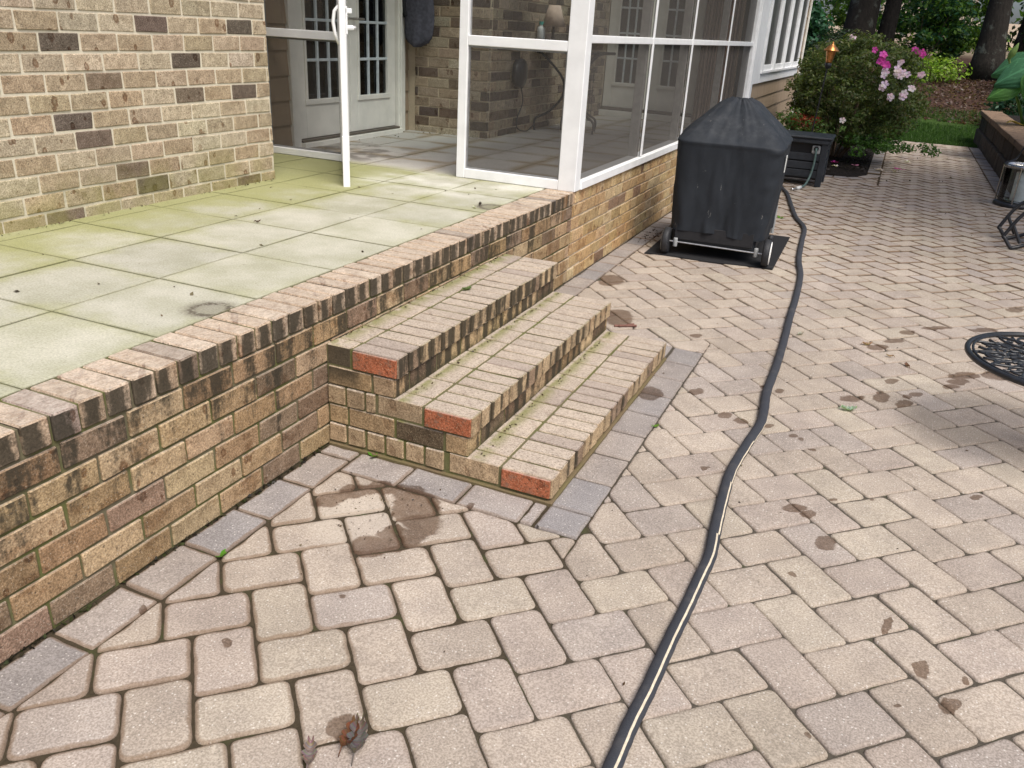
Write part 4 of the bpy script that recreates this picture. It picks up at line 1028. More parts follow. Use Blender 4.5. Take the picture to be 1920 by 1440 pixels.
for z in levels:
    if z <= .915:
        q = (z - .2) / .715; hw = hw0 * (0.945 + 0.06 * q); hd = hd0 * (0.95 + 0.05 * q); pw = 9.0; ox = oy = 0.0
    else:
        q = (z - .915) / (1.227 - .915); k = (1 - q) ** 0.5 if q < 1 else 0
        k = 0.26 + 0.74 * (1 - q ** 1.12); hw = hw0 * 1.01 * k * (1 if q < .9 else 1 - (q - .9) * 3.5); hd = hd0 * (0.20 + 0.80 * (1 - q ** 1.0)) * (1 if q < .9 else 1 - (q - .9) * 3.5); pw = 9 - 6 * q ** .6; ox = -0.01 * q; oy = 0.0
    for k in range(NA):
        w = 2 * pi * k / NA; c, s_ = cos(w), sin(w)
        r = (abs(c) ** pw + abs(s_) ** pw) ** (-1 / pw)
        x = hw * c * r; y = hd * s_ * r
        low = max(0.0, min(1.0, (0.9 - z) / .6)) * (1 - 0.45 * max(0, (0.45 - z) / .25))
        amp = 0.022 * low + 0.012
        nz = mnoise.noise(Vector((c * 2.3 + 5, s_ * 2.3, z * 1.3))) * 1.2 + 0.55 * mnoise.noise(Vector((c * 6, s_ * 6, z * 3.2 + 9))) + 0.42 * mnoise.noise(Vector((c * 13 + z * 6, s_ * 13, z * 9 + 2)))
        fold = 0.022 * low * math.exp(-((w - radians(260)) / .20) ** 2) - 0.018 * low * math.exp(-((w - radians(246)) / .15) ** 2)
        crn = 0.016 * sin(z * 55 + nz * 3) * math.exp(-((w - radians(312)) / .10) ** 2) * (1 if .25 < z < .9 else 0)
        d = amp * nz + fold + crn + (0.006 if .90 < z < .925 else 0)
        rr = math.hypot(x, y) or 1; f = 1 + d / rr
        zz = z + (0.012 * sin(w * 3 + 1) + 0.004 * sin(w * 7)) * max(0, (0.30 - z) / .1)
        if z > .93: zz += 0.010 * nz
        cv.v.append(tuple(GM @ Vector((GC.x + x * f + ox, GC.y + y * f + oy, zz)))); cv.e.append(0.0)
nl = len(levels)
fs = [(j * NA + k, j * NA + (k + 1) % NA, (j + 1) * NA + (k + 1) % NA, (j + 1) * NA + k) for j in range(nl - 1) for k in range(NA)] + [tuple((nl - 1) * NA + k for k in range(NA))]
cv.f = fs; cv.mi = [0] * len(fs); cv.t = [(1, 1, 1)] * len(fs)
cover = cv.build('cover', 'cover', gr, smooth=True)
mb = MB(); mb.cbox((GX1 + .012, 4.205, .735), (GX1 + .018, 4.275, .86), .002, 0, M4=GM); mb.cbox((GX1 + .017, 4.215, .745), (GX1 + .020, 4.265, .85), .002, 1, M4=GM); mb.build('label_tag', ['bottle', 'blind'], cover)
mb = MB(); mb.cbox((GX0 + .10, GY0 + .07, .10), (GX1 - .10, GY1 - .10, .30), .01, 0, M4=GM); mb.build('cabinet', 'plastic', gr)
mb = MB(); mb.tube([GM @ Vector((.375, GY0 + .03, .115)), GM @ Vector((GX1 - .01, GY0 + .03, .105))], .007, 8); mb.build('axle', 'steel', gr)
for x in (.445, GX1 - .085):
    mb = MB(); mb.lathe([(.017, .075), (.018, .08), (.018, .138), (.015, .145)], tuple(GM @ Vector((x, GY0 + .03, 0))), 14); mb.build('axle_bracket', 'greyplastic', gr, smooth=True)
for x, o_ in ((.372, -1), (GX1 - .005, 1)):
    R0 = 0.108; Mw = GM @ Matrix.Translation((x, GY0 + .03, R0 + .009)) @ Matrix.Rotation(pi / 2, 4, 'Y')
    mb = MB(); mb.lathe([(.070, -.026), (.096, -.028), (.106, -.018), (R0, -.006), (R0, .006), (.106, .018), (.096, .028), (.070, .026)], (0, 0, 0), 40, M4=Mw)
    wh = mb.build('wheel', 'rubber', gr, smooth=True)
    mb = MB(); mb.lathe([(.092, .0285 * o_ - .004), (.090, .0285 * o_ + .003 * o_), (.03, .034 * o_)] if o_ > 0 else [(.03, -.034), (.090, -.0315), (.092, -.0245)], (0, 0, 0), 32, M4=Mw); mb.build('hub_cap', 'wax' if o_ > 0 else 'greyplastic', wh, smooth=True)
for y in (GY1 - .06,):
    mb = MB(); mb.tube([GM @ Vector((GX1 - .03, y, .09)), GM @ Vector((GX1 - .03, y, .34))], .014, 8); mb.build('leg', 'greyplastic', gr)
    mb = MB(); Mw = GM @ Matrix.Translation((GX1 - .03, y - .02, .045)) @ Matrix.Rotation(pi / 2, 4, 'Y'); mb.lathe([(.022, -.02), (.036, -.014), (.036, .014), (.022, .02)], (0, 0, 0), 20, M4=Mw); mb.build('caster', 'rubber', gr, smooth=True)
# black drip-tray flap under the cover
mb = MB(); mb.cbox((GX0 + .085, GY0 + .035, .135), (GX1 - .12, GY0 + .05, .25), .004, 0, M4=GM); mb.build('apron', 'clothblack', gr)

# ------------------------------------------------------------------ hose box, leader hose, torch
BX0, BX1, BY0, BY1, BH = 0.30, 1.225, 8.64, 9.18, 0.595
hb = thing('hose_box', (0.76, 8.93, 0), 'charcoal slatted plastic hose box standing behind the covered grill', 'box')
for x in (BX0, BX1 - .075):
    for y in (BY0, BY1 - .07):
        mb = MB(); mb.cbox((x, y, 0.001), (x + .075, y + .07, BH - .075), .006); mb.build('leg', 'plastic', hb)
mb = MB(); mb.cbox((BX0 - .02, BY0 - .025, BH - .075), (BX1 + .025, BY1 + .02, BH - .022), .008); mb.cbox((BX0 - .035, BY0 - .04, BH - .021), (BX1 + .04, BY1 + .03, BH + .01), .012); mb.build('lid', 'plastic', hb)
zs = [0.105, 0.205, 0.310]
for k, z in enumerate(zs):
    mb = MB(); mb.cbox((BX0 + .07, BY0 + .012, z), (BX1 - .07, BY0 + .032, z + .088), .004); mb.cbox((BX1 - .032, BY0 + .07, z), (BX1 - .012, BY1 - .07, z + .088), .004); mb.build('slat', 'plastic', hb)
mb = MB(); mb.cbox((BX0 + .07, BY0 + .008, 0.515), (BX1 - .07, BY0 + .03, BH - .076), .004); mb.cbox((BX1 - .03, BY0 + .07, .42), (BX1 - .01, BY1 - .07, BH - .076), .004); mb.build('top_rail', 'plastic', hb)
mb = MB(); mb.box((BX0 + .08, BY0 + .05, .08), (BX1 - .04, BY1 - .05, BH - .08)); mb.build('inner_liner', 'dark', hb)
mb = MB(); mb.cbox((1.045, BY0 + .000, .400), (1.145, BY0 + .022, .500), .01, 0); mb.lathe([(.018, -.006), (.030, -.006), (.030, .004), (.018, .004)], (0, 0, 0), 20, 1, M4=Matrix.Translation((1.095, BY0 - .002, .462)) @ Matrix.Rotation(pi / 2, 4, 'X')); mb.build('outlet_plate', ['greyplastic', 'dark'], hb)
lh = MB(); lp = smooth_path([(1.095, BY0 + .01, .462), (1.10, BY0 - .03, .44), (1.105, BY0 - .06, .30), (1.09, BY0 - .10, .15), (1.06, BY0 - .2, .05), (1.02, BY0 - .30, .022)], 6); lh.tube(lp, .0135, 8)
lh = lh.build('leader_hose', 'greenhose', origin=(1.095, 8.6, 0.3), smooth=True); tag(lh, 'short grey green leader hose coming out of the hose box', 'hose')
mb = MB(); mb.tube([(1.02, 8.34, .022), (0.985, 8.25, .020)], .021, 12); mb.tube([(0.985, 8.25, .02), (0.955, 8.17, .019), (0.94, 8.13, .018)], [.013, .013, .017], 10, 1); mb.build('coupling', ['bottle', 'steel'], lh, smooth=True)
to = thing('garden_torch', (0.93, 9.42, 0), 'copper garden torch on a thin dark pole behind the hose box', 'torch')
mb = MB(); mb.tube([(0.915, 9.42, 0.0), (0.985, 9.42, 1.43)], .009, 8); mb.build('pole', 'black', to)
Mt = Matrix.Translation((0.985, 9.42, 1.44)) @ Matrix.Rotation(.05, 4, 'Y') @ Matrix.Scale(1.15, 4)
mb = MB(); mb.lathe([(.03, .0), (.034, .02), (.052, .115), (.056, .125)], (0, 0, 0), 20, M4=Mt); mb.build('canister', 'copper', to, smooth=True)
mb = MB(); mb.lathe([(.085, .125), (.080, .135), (.03, .185), (.010, .20), (.012, .212), (.004, .222)], (0, 0, 0), 20, M4=Mt); mb.build('cap', 'copper', to, smooth=True)
mb = MB(); mb.lathe([(.020, -.06), (.036, -.03), (.036, 0)], (0, 0, 0), 16, M4=Mt); mb.build('collar', 'black', to, smooth=True)

# ------------------------------------------------------------------ garden hose
HP = [(0.80, 8.25), (0.86, 8.02), (0.923,7.806),(1.048,7.119),(1.205,6.39),(1.312,5.878),(1.368,5.268),(1.423,4.53),(1.492,4.012),(1.531,3.395),(1.551,2.866),(1.574,2.417),(1.592,1.936),(1.599,1.524),(1.617,1.314),(1.629,1.119),(1.609,0.863),(1.591,0.582),(1.602,0.35),(1.62,0.108),(1.637,-0.069),(1.633,-0.222),(1.628,-0.392),(1.62,-0.561),(1.615,-0.779),(1.607,-0.929),(1.606,-1.061),(1.60,-1.45),(1.62,-1.9)]
wob = {4: -.02, 5: .01}
pts = smooth_path([(x + wob.get(i, 0), y, 0.0185) for i, (x, y) in enumerate(HP)], 8)
mb = MB(); n = 20; vs = []; S = 0
for i, p in enumerate(pts):
    d = (pts[min(i + 1, len(pts) - 1)] - pts[max(i - 1, 0)]).normalized(); a = Vector((d.y, -d.x, 0)); 
    for k in range(n):
        w = 2 * pi * k / n; rw = 0.0225 * (1 + 0.03 * sin(i * 1.7)); vs.append(tuple(p + a * (cos(w) * rw) + Vector((0, 0, sin(w) * 0.0165))))
fs = []; mi = []
for i in range(len(pts) - 1):
    y = pts[i].y
    # the stripe rolls from the far flank on to the top towards the camera
    pos = 5.6 + max(0, min(1, (y + 0.3) / 1.5)) * 3.6 if y < 1.25 else -6
    ks = int(round(pos)) % n
    for k in range(n):
        fs.append((i * n + k, i * n + (k + 1) % n, (i + 1) * n + (k + 1) % n, (i + 1) * n + k)); mi.append(1 if (y < 1.25 and k == ks) else 0)
mb.add(vs, fs); mb.mi = mi
tag(mb.build('garden_hose', ['hose', 'stripe'], origin=(1.6, 0, 0), smooth=True), 'long black fabric garden hose with a cream stripe winding across the pavers', 'hose')

# ------------------------------------------------------------------ right side: table, chair, lantern, wall, plant
tb = thing('bistro_table', (2.83, 1.53, 0), 'round black cast iron table with scrollwork top at the right edge', 'table')
TX, TYc, TZ, TR = 2.83, 1.53, 0.42, 0.405
mb = MB(); mb.tube([(TX + TR * cos(w), TYc + TR * sin(w), TZ) for w in np.linspace(0, 2 * pi, 61)], .013, 10, cap=False); mb.tube([(TX + (TR - .022) * cos(w), TYc + (TR - .022) * sin(w), TZ + .006) for w in np.linspace(0, 2 * pi, 61)], .006, 8, cap=False)
rim = mb.build('table_rim', 'black', tb, smooth=True)
mb = MB()
def scroll(cx, cy, r, a0, turns, sgn):
    pp = []
    for k in range(26):
        q = k / 25; rr = r * (1 - .82 * q); w = a0 + sgn * turns * 2 * pi * q; pp.append((cx + rr * cos(w), cy + rr * sin(w), TZ + .001 * sin(k)))
    mb.tube(pp, .0062, 6)
r2 = random.Random(3)
for ring, m_, rr in ((.295, 20, .055), (.19, 13, .06), (.085, 7, .05)):
    for k in range(m_):
        w = 2 * pi * k / m_ + ring * 9; scroll(TX + ring * cos(w), TYc + ring * sin(w), rr, w + r2.uniform(0, 6), r2.choice((1.1, 1.4)), r2.choice((-1, 1)))
for k in range(14):
    w = 2 * pi * k / 14; mb.tube(smooth_path([(TX + .03 * cos(w), TYc + .03 * sin(w), TZ), (TX + .14 * cos(w + .25), TYc + .14 * sin(w + .25), TZ), (TX + .27 * cos(w - .1), TYc + .27 * sin(w - .1), TZ), (TX + TR * cos(w + .1), TYc + TR * sin(w + .1), TZ)], 5), .0068, 6)
for k in range(30):
    w = 2 * pi * k / 30; mb.tube(smooth_path([(TX + .20 * cos(w), TYc + .20 * sin(w), TZ), (TX + .28 * cos(w + .15), TYc + .28 * sin(w + .15), TZ), (TX + .36 * cos(w + .05), TYc + .36 * sin(w + .05), TZ)], 4), .006, 6)
mb.build('scrollwork', 'black', tb, smooth=True)
for k in range(3):
    w = (0.0, 1.75, -1.75)[k]; mb = MB(); mb.tube(smooth_path([(TX + .10 * cos(w), TYc + .10 * sin(w), TZ - .01), (TX + .05 * cos(w), TYc + .05 * sin(w), .34), (TX + .05 * cos(w), TYc + .05 * sin(w), .2), (TX + .06 * cos(w), TYc + .06 * sin(w), .06), (TX + .075 * cos(w), TYc + .075 * sin(w), .012)], 6), .012, 8); mb.build('leg', 'black', tb, smooth=True)

ch = thing('folding_chair', (3.45, 6.3, 0), 'dark tubular folding chair at the right edge, one foot frame showing', 'chair')
for y in (6.28, 6.74):
    mb = MB(); mb.tube(smooth_path([(3.72, y + .02, .62), (3.30, y, .415), (3.166, y, .331), (3.056, y - .01, .116), (3.062, y - .02, .100), (3.128, y - .03, .016), (3.15, y - .03, .016), (3.26, y, .055), (3.62, y, .23)], 4), .017, 8); mb.build('foot_frame', 'black', ch, smooth=True)
    mb = MB(); mb.tube([(3.112, y, .21), (3.20, y, .06)], .015, 8); mb.build('brace', 'black', ch)
for (x, z) in ((3.35, .435), (3.72, .62)):
    mb = MB(); mb.tube([(x, 6.28, z), (x, 6.74, z)], .014, 8); mb.build('cross_bar', 'black', ch)
mb = MB(); mb.cbox((3.38, 6.31, .44), (3.78, 6.71, .465), .01); mb.build('seat', 'clothblack', ch)
mb = MB(); mb.cbox((3.80, 6.31, .47), (3.83, 6.71, .95), .01); mb.build('backrest', 'clothblack', ch)

la = thing('candle_lantern', (3.43, 8.98, 0), 'large pewter and glass lantern holding a white pillar candle on the pavers', 'lantern')
LX, LY, LR = 3.43, 8.98, 0.225
mb = MB(); mb.lathe([(LR + .015, 0.002), (LR + .02, .02), (LR + .012, .045), (LR - .01, .055), (.05, .058)], (LX, LY, 0), 32); mb.build('base', 'black', la, smooth=True)
mb = MB(); mb.lathe([(LR - .03, .0585), (LR - .02, .0665), (.05, .067)], (LX, LY, 0), 32); mb.build('candle_plate', 'pewter', la, smooth=True)
mb = MB(); mb.lathe([(LR - .012, .44), (LR + .006, .445), (LR + .008, .475), (LR - .012, .485), (LR - .014, .478), (LR - .014, .447)], (LX, LY, 0), 32); mb.build('top_ring', 'pewter', la, smooth=True)
for k in range(4):
    w = pi / 4 + k * pi / 2 + .5; mb = MB(); mb.tube([(LX + (LR + .004) * cos(w), LY + (LR + .004) * sin(w), .04), (LX + (LR + .002) * cos(w), LY + (LR + .002) * sin(w), .47)], .009, 8); mb.build('post', 'pewter', la)
mb = MB(); mb.lathe([(LR - .02, .06), (LR - .02, .44)], (LX, LY, 0), 32); mb.f = mb.f[:-2]; mb.mi = mb.mi[:-2]; mb.t = mb.t[:-2]; mb.build('glass', 'glass', la, smooth=True)
mb = MB(); mb.tube(smooth_path([(LX - LR - .005, LY - .02, .475), (LX - LR * .95, LY - .02, .49), (LX - LR * .55, LY, .54), (LX - LR * .35, LY, .66), (LX, LY, .75), (LX + LR * .35, LY, .66), (LX + LR * .55, LY, .54), (LX + LR * .95, LY, .49), (LX + LR, LY, .475)], 5), .010, 8); mb.build('handle', 'black', la, smooth=True)
mb = MB(); mb.lathe([(.098, .069), (.10, .073), (.10, .395), (.085, .402), (.06, .395), (.02, .392)], (LX + .02, LY - .02, 0), 28); tag(mb.build('candle', 'wax', origin=(LX + .02, LY - .02, .069), smooth=True), 'thick white pillar candle inside the pewter lantern', 'candle')

# low block wall on the right
rw = thing('block_wall', (3.7, 13, 0), 'low dark stone block garden wall with a brown cap along the far right of the patio', 'wall')
mb = MB(); y = 9.45
def stint(k=1.0): f = U(.8, 1.15) * k; return (0.105 * f, 0.085 * f, 0.068 * f)
while y < 17.5:
    b = min(y + 0.42, 17.55)
    mb.cbox((3.482, y + .004, -.04), (3.80, b - .004, .235), .012, 0, stint(), .004); y = b
y = 9.3
while y < 17.5:
    b = min(y + 0.42, 17.55); mb.cbox((3.515 + U(0, .015), max(y, 9.45) + .004, .237), (3.80, b - .004, .50), .015, 0, stint(.8), .006); y = b
mb.build('blocks', 'stone', rw)
y = 9.45
mb = MB()
while y < 17.5:
    b = min(y + 0.62, 17.60); f = U(.9, 1.1); mb.cbox((3.475, y + .003, .505), (3.86, b - .003, .592), .008, 0, (0.23 * f, 0.165 * f, 0.115 * f), .003); y = b
mb.build('cap', 'stone', rw)
mb = MB(); vs = []; nx_ = 14
for j in range(14):
    for i in range(nx_): x = 3.80 + 2.6 * i / 13; y = 9.46 + 8.0 * j / 13; vs.append((x, y, .53 + .05 * mnoise.noise(Vector((x * 2, y * 2, 0))) + (0.1 * i / 13)))
mb.add(vs, [(j * nx_ + i, j * nx_ + i + 1, (j + 1) * nx_ + i + 1, (j + 1) * nx_ + i) for j in range(13) for i in range(13)]); struct(mb.build('raised_bed', 'mulch', smooth=True))

# elephant-ear plant behind the wall
pl_ = thing('elephant_ear_plant', (3.92, 13.95, .55), 'tall elephant ear plant with huge heart shaped green leaves above the block wall', 'plant')
def big_leaf(base, tip_at, size, yaw, pitch, tint, roll=0.0):
    mb = MB(); mb.tube(smooth_path([base, ((base[0] * .6 + tip_at[0] * .4), (base[1] * .6 + tip_at[1] * .4), base[2] + (tip_at[2] - base[2]) * .55), tip_at], 6), [.024 - .0011 * k for k in range(13)], 8, 0, (0.12, 0.22, 0.04)); stalk = mb.build('stalk', 'leaf', pl_, smooth=True)
    mb = MB(); Mx = Matrix.Translation(tip_at) @ Matrix.Rotation(yaw, 4, 'Z') @ Matrix.Rotation(pitch, 4, 'Y') @ Matrix.Rotation(radians(roll), 4, 'X')
    ny, nxn = 15, 22; vs = []
    for i in range(nxn + 1):
        q = i / nxn; L = (q - 0.28) * size          # lobes reach behind the stalk joint
        wd = size * 0.40 * (sin(pi * min(1, (q + .06) / 1.06)) ** .75) * (1.15 - .45 * q)
        for j in range(-ny, ny + 1):
            s_ = j / ny; xx = L; yy = s_ * wd
            if q < .28 and abs(s_) < .18 * (1 - q / .28): yy = (1 if s_ >= 0 else -1) * .18 * (1 - q / .28) * wd
            zz = -0.16 * size * (max(0, q - .2) ** 2) * 1.5 - .10 * size * s_ * s_ + .012 * size * sin(abs(s_) * 22 + q * 10) * abs(s_)
            vs.append(tuple(Mx @ Vector((xx, yy, zz))))
    m = 2 * ny + 1
    for i in range(nxn):
        for j in range(2 * ny):
            vein = (abs(j - ny) < 1 or (j - ny) == -1)
            st_ = ((i * 1.0 + abs(j - ny) * .55) % 5) < .8
            tt = tuple(x * (1.6 if vein else (1.28 if st_ else 1.0)) for x in tint)
            mb.f.append((i * m + j, (i + 1) * m + j, (i + 1) * m + j + 1, i * m + j + 1)); mb.mi.append(0); mb.t.append(tt)
    mb.v = vs; mb.e = [0.0] * len(vs); mb.build('leaf_blade', 'leaf', stalk, smooth=True)
big_leaf((3.88, 13.90, .57), (3.70, 13.75, 1.50), .72, radians(190), radians(28), (0.07, 0.20, 0.10), -48)
big_leaf((3.92, 13.96, .57), (3.62, 14.20, 1.60), .66, radians(176), radians(26), (0.06, 0.17, 0.08), -45)
big_leaf((3.86, 13.94, .57), (3.52, 13.72, 1.20), .52, radians(186), radians(30), (0.10, 0.24, 0.06), -50)
big_leaf((3.94, 13.90, .57), (3.84, 13.50, 1.42), .60, radians(235), radians(50), (0.10, 0.24, 0.06), -10)
big_leaf((3.96, 13.94, .57), (4.10, 13.80, 1.55), .66, radians(330), radians(30), (0.055, 0.15, 0.05))
big_leaf((3.92, 14.00, .57), (3.95, 14.35, 1.66), .60, radians(110), radians(36), (0.07, 0.16, 0.04))
mb = MB(); mb.tube(smooth_path([(3.88, 13.95, .57), (3.60, 13.97, 1.15), (3.40, 13.95, 1.60)], 6) + [Vector((3.42, 13.94, 1.66)), Vector((3.44, 13.93, 1.72)), Vector((3.46, 13.92, 1.78)), Vector((3.475, 13.9, 1.84))], [.016] * 12 + [.03, .055, .05, .03, .005], 8, 0, (0.24, 0.34, 0.11)); mb.build('furled_leaf', 'leaf', pl_, smooth=True)
mb = MB(); mb.tube(smooth_path([(3.86, 13.88, .60), (3.76, 13.8, .63), (3.66, 13.75, .66), (3.58, 13.6, .625)], 5), [.02, .02, .03, .04, .045, .05, .05, .05, .05, .045, .04, .035, .03, .02, .01, .004], 8, 0, (0.42, 0.30, 0.07), flat=.25); mb.build('yellowed_leaf', 'leaf', pl_, smooth=True)

# ------------------------------------------------------------------ foliage
def leaves(mb_np, C, N, size, tints, rs, asp=0.5, jit=0.35):
    """append rhombic leaves: centres C (n,3), normals N (n,3)"""
    n = len(C); N = N + rs.normal(0, jit, (n, 3)); N /= np.linalg.norm(N, axis=1)[:, None] + 1e-9
    a = rs.normal(0, 1, (n, 3)); a -= N * (a * N).sum(1)[:, None]; a /= np.linalg.norm(a, axis=1)[:, None] + 1e-9
    b = np.cross(N, a); s = size * rs.uniform(.6, 1.3, n)[:, None]
    v = np.stack([C - a * s * .5, C + b * s * asp * .5 - a * s * .05 + N * s * .06, C + a * s * .5 - N * s * .04, C - b * s * asp * .5 - a * s * .05 + N * s * .06], 1).reshape(-1, 3)
    t = np.array(tints, dtype=float)[rs.randint(0, len(tints), n)] * rs.uniform(.75, 1.25, n)[:, None]
    mb_np['v'].append(v); mb_np['t'].append(t)
def build_leaves(d, name, mat, parent=None, origin=None):
    V = np.concatenate(d['v']); T = np.concatenate(d['t']); off = np.array(parent['_w']) if parent is not None else np.array(origin if origin is not None else (0, 0, 0))
    n = len(V) // 4; me = bpy.data.meshes.new(name); me.vertices.add(len(V)); me.vertices.foreach_set('co', (V - off).ravel().astype(np.float32))
    me.loops.add(4 * n); me.loops.foreach_set('vertex_index', np.arange(4 * n, dtype=np.int32)); me.polygons.add(n)
    me.polygons.foreach_set('loop_start', np.arange(0, 4 * n, 4, dtype=np.int32))
    me.update(calc_edges=True); me.materials.append(M[mat])
    a = me.attributes.new('tint', 'FLOAT_COLOR', 'FACE'); c = np.ones((n, 4)); c[:, :3] = T; a.data.foreach_set('color', c.ravel().astype(np.float32)); me.update()
    o = bpy.data.objects.new(name, me); COL.objects.link(o)
    if parent is not None: o.parent = parent; o['_w'] = list(parent['_w'])
    else: o.location = tuple(off); o['_w'] = [float(q) for q in off]
    return o
def clumps(cen, nleaf, r, size, tints, rs, d, flat=.6, asp=.5, up=.5):
    for c, rr in zip(cen, r):
        q = rs.normal(0, 1, (nleaf, 3)); q /= np.linalg.norm(q, axis=1)[:, None]; rad = rr * rs.uniform(.35, 1.0, (nleaf, 1)) ** .6
        P_ = q * rad * np.array([1, 1, flat]) + c; Nn = q * .7 + np.array([0, 0, up])
        leaves(d, P_, Nn, size, tints, rs, asp)
rs = np.random.RandomState(11)
def shrub(name, label, cat, base, cx, cy, cz, rx, ry, rz, ncl, nl, size, tints, clr=(.14, .26), group=None, stems=8, asp=.5):
    r0 = thing(name, base, label, cat, group); d = {'v': [], 't': []}
    q = rs.normal(0, 1, (ncl, 3)); q /= np.linalg.norm(q, axis=1)[:, None]; rad = rs.uniform(.35, 1, (ncl, 1)) ** .5
    C = q * rad * np.array([rx, ry, rz]) + np.array([cx, cy, cz]); C[:, 2] = np.maximum(C[:, 2], base[2] + .16)
    f = rs.uniform(.7, 1.25, ncl)
    for i in range(ncl): clumps([C[i]], nl, [rs.uniform(*clr)], size, [tuple(x * f[i] for x in t) for t in tints], rs, d, asp=asp)
    build_leaves(d, 'foliage', 'leaf', r0)
    mb = MB()
    for k in range(stems):
        w = 2 * pi * k / stems + .3; e = (cx + rx * .6 * cos(w), cy + ry * .6 * sin(w), cz + rz * .2)
        mb.tube(smooth_path([(base[0] + .08 * cos(w), base[1] + .08 * sin(w), base[2]), (base[0] * .5 + e[0] * .5, base[1] * .5 + e[1] * .5, base[2] * .6 + e[2] * .4 - .05), e], 5), [.022 - .0015 * i for i in range(11)], 6)
    mb.build('stems', 'twig', r0, smooth=True)
    return r0
OLIVE = [(0.075, 0.11, 0.03), (0.10, 0.135, 0.038), (0.065, 0.095, 0.034), (0.125, 0.155, 0.045), (0.11, 0.105, 0.04)]
LIVE = [(0.07, 0.16, 0.03), (0.10, 0.20, 0.038), (0.06, 0.13, 0.028)]
az = shrub('azalea_bush', 'big olive green azalea bush with pink and white blossoms by the sunroom corner', 'shrub', (1.15, 11.9, .01), 1.30, 12.0, 1.02, .92, 1.35, .74, 190, 150, .055, OLIVE, (.13, .25), stems=11)
d = {'v': [], 't': []}; q = rs.normal(0, 1, (120, 3)); q[:, 1] = -abs(q[:, 1]); q /= np.linalg.norm(q, axis=1)[:, None]
C = q * np.array([.98, 1.40, .84]) * rs.uniform(.9, 1.06, (120, 1)) + np.array([1.30, 12.0, 1.02]); C = C[C[:, 2] > .25]
clumps(C, 26, [.10] * len(C), .058, [(0.12, 0.16, 0.045), (0.10, 0.145, 0.045), (0.145, 0.155, 0.05)], rs, d); build_leaves(d, 'growing_tips', 'leaf', az)
d = {'v': [], 't': []}
C = np.array([[1.55 + .35 * rs.randn(), 11.2 + .4 * rs.randn(), .28 + .10 * abs(rs.randn())] for _ in range(26)]); clumps(C, 70, [.13] * 26, .055, LIVE, rs, d); 
C = np.array([[.75 + .2 * rs.randn(), 10.6 + .3 * rs.randn(), .55 + .15 * rs.randn()] for _ in range(22)]); clumps(C, 70, [.14] * 22, .055, LIVE + OLIVE, rs, d)
build_leaves(d, 'young_shoots', 'leaf', az)
from mathutils import geometry
def blossom(parent, c, r, tint, nfl, name='blossom'):
    mb = MB()
    for f in range(nfl):
        o = Vector(c) + Vector((U(-.6, .6), U(-.4, .1), U(-.6, .6))) * r * (1.1 if nfl > 1 else 0); nrm = Vector((U(-.5, .6), -1, U(0, .8))).normalized(); q = nrm.to_track_quat('Z', 'Y')
        for k in range(5):
            w = 2 * pi * k / 5 + U(-.1, .1); pp = []
            for (rr, ww, zz) in ((.05, 0, 0), (.55, -.62, .12), (.95, -.42, .20), (1.08, 0, .10), (.95, .42, .20), (.55, .62, .12)): pp.append(tuple(o + q @ Vector((rr * r * cos(w + ww), rr * r * sin(w + ww), zz * r))))
            mb.add(pp, [tuple(range(6))], 0, tuple(x * U(.9, 1.1) for x in tint))
    return mb.build(name, 'petal', parent)
PINK, HOT = (0.84, 0.66, 0.78), (0.72, 0.08, 0.46)
# blossom spots on the camera side of the bush, metres
BL = [((1.08, 11.6, 1.76),0.05,PINK,2),((1.44, 11.2, 1.62),0.045,HOT,1),((1.58, 10.95, 1.54),0.05,HOT,3),((1.57, 10.95, 1.46),0.05,HOT,3),((1.65, 10.95, 1.43),0.05,HOT,4),((1.65, 10.85, 1.32),0.055,PINK,2),((1.83, 11.0, 1.36),0.055,PINK,3),((1.92, 11.05, 1.35),0.05,PINK,2),((1.83, 10.95, 1.29),0.05,PINK,2),((1.67, 10.75, 1.17),0.055,PINK,2),((1.76, 10.7, 1.05),0.05,PINK,2),((1.93, 10.8, 1.06),0.055,PINK,3),((2.01, 10.95, 1.16),0.05,PINK,2),((2.14, 11.3, 1.3),0.05,(.72,.52,.62),2),((1.98, 11.5, 1.66),0.05,HOT,2),((2.08, 11.6, 1.62),0.05,HOT,2),((1.81, 11.1, 1.47),0.045,(.62,.48,.56),2),((1.24, 10.4, 0.69),0.045,(.66,.55,.56),1)]
for c, r, t_, k in BL:
    blossom(az, c, r, t_, k)
redsh = shrub('red_leaf_shrub', 'low shrub with red leaves in front of the house corner', 'shrub', (.72, 10.9, .01), .72, 10.9, .60, .28, .30, .10, 12, 80, .06, [(0.30, 0.055, 0.03), (0.24, 0.04, 0.025), (0.34, 0.08, 0.04)], (.08, .14), stems=5)
dsh = shrub('dark_shrub', 'dark evergreen shrub crowded against the house corner behind the azalea', 'shrub', (.45, 16.2, -.02), .55, 16.3, .95, .75, .8, 1.0, 70, 90, .08, [(0.018, 0.035, 0.016), (0.025, 0.045, 0.022), (0.03, 0.05, 0.02)], (.2, .32))
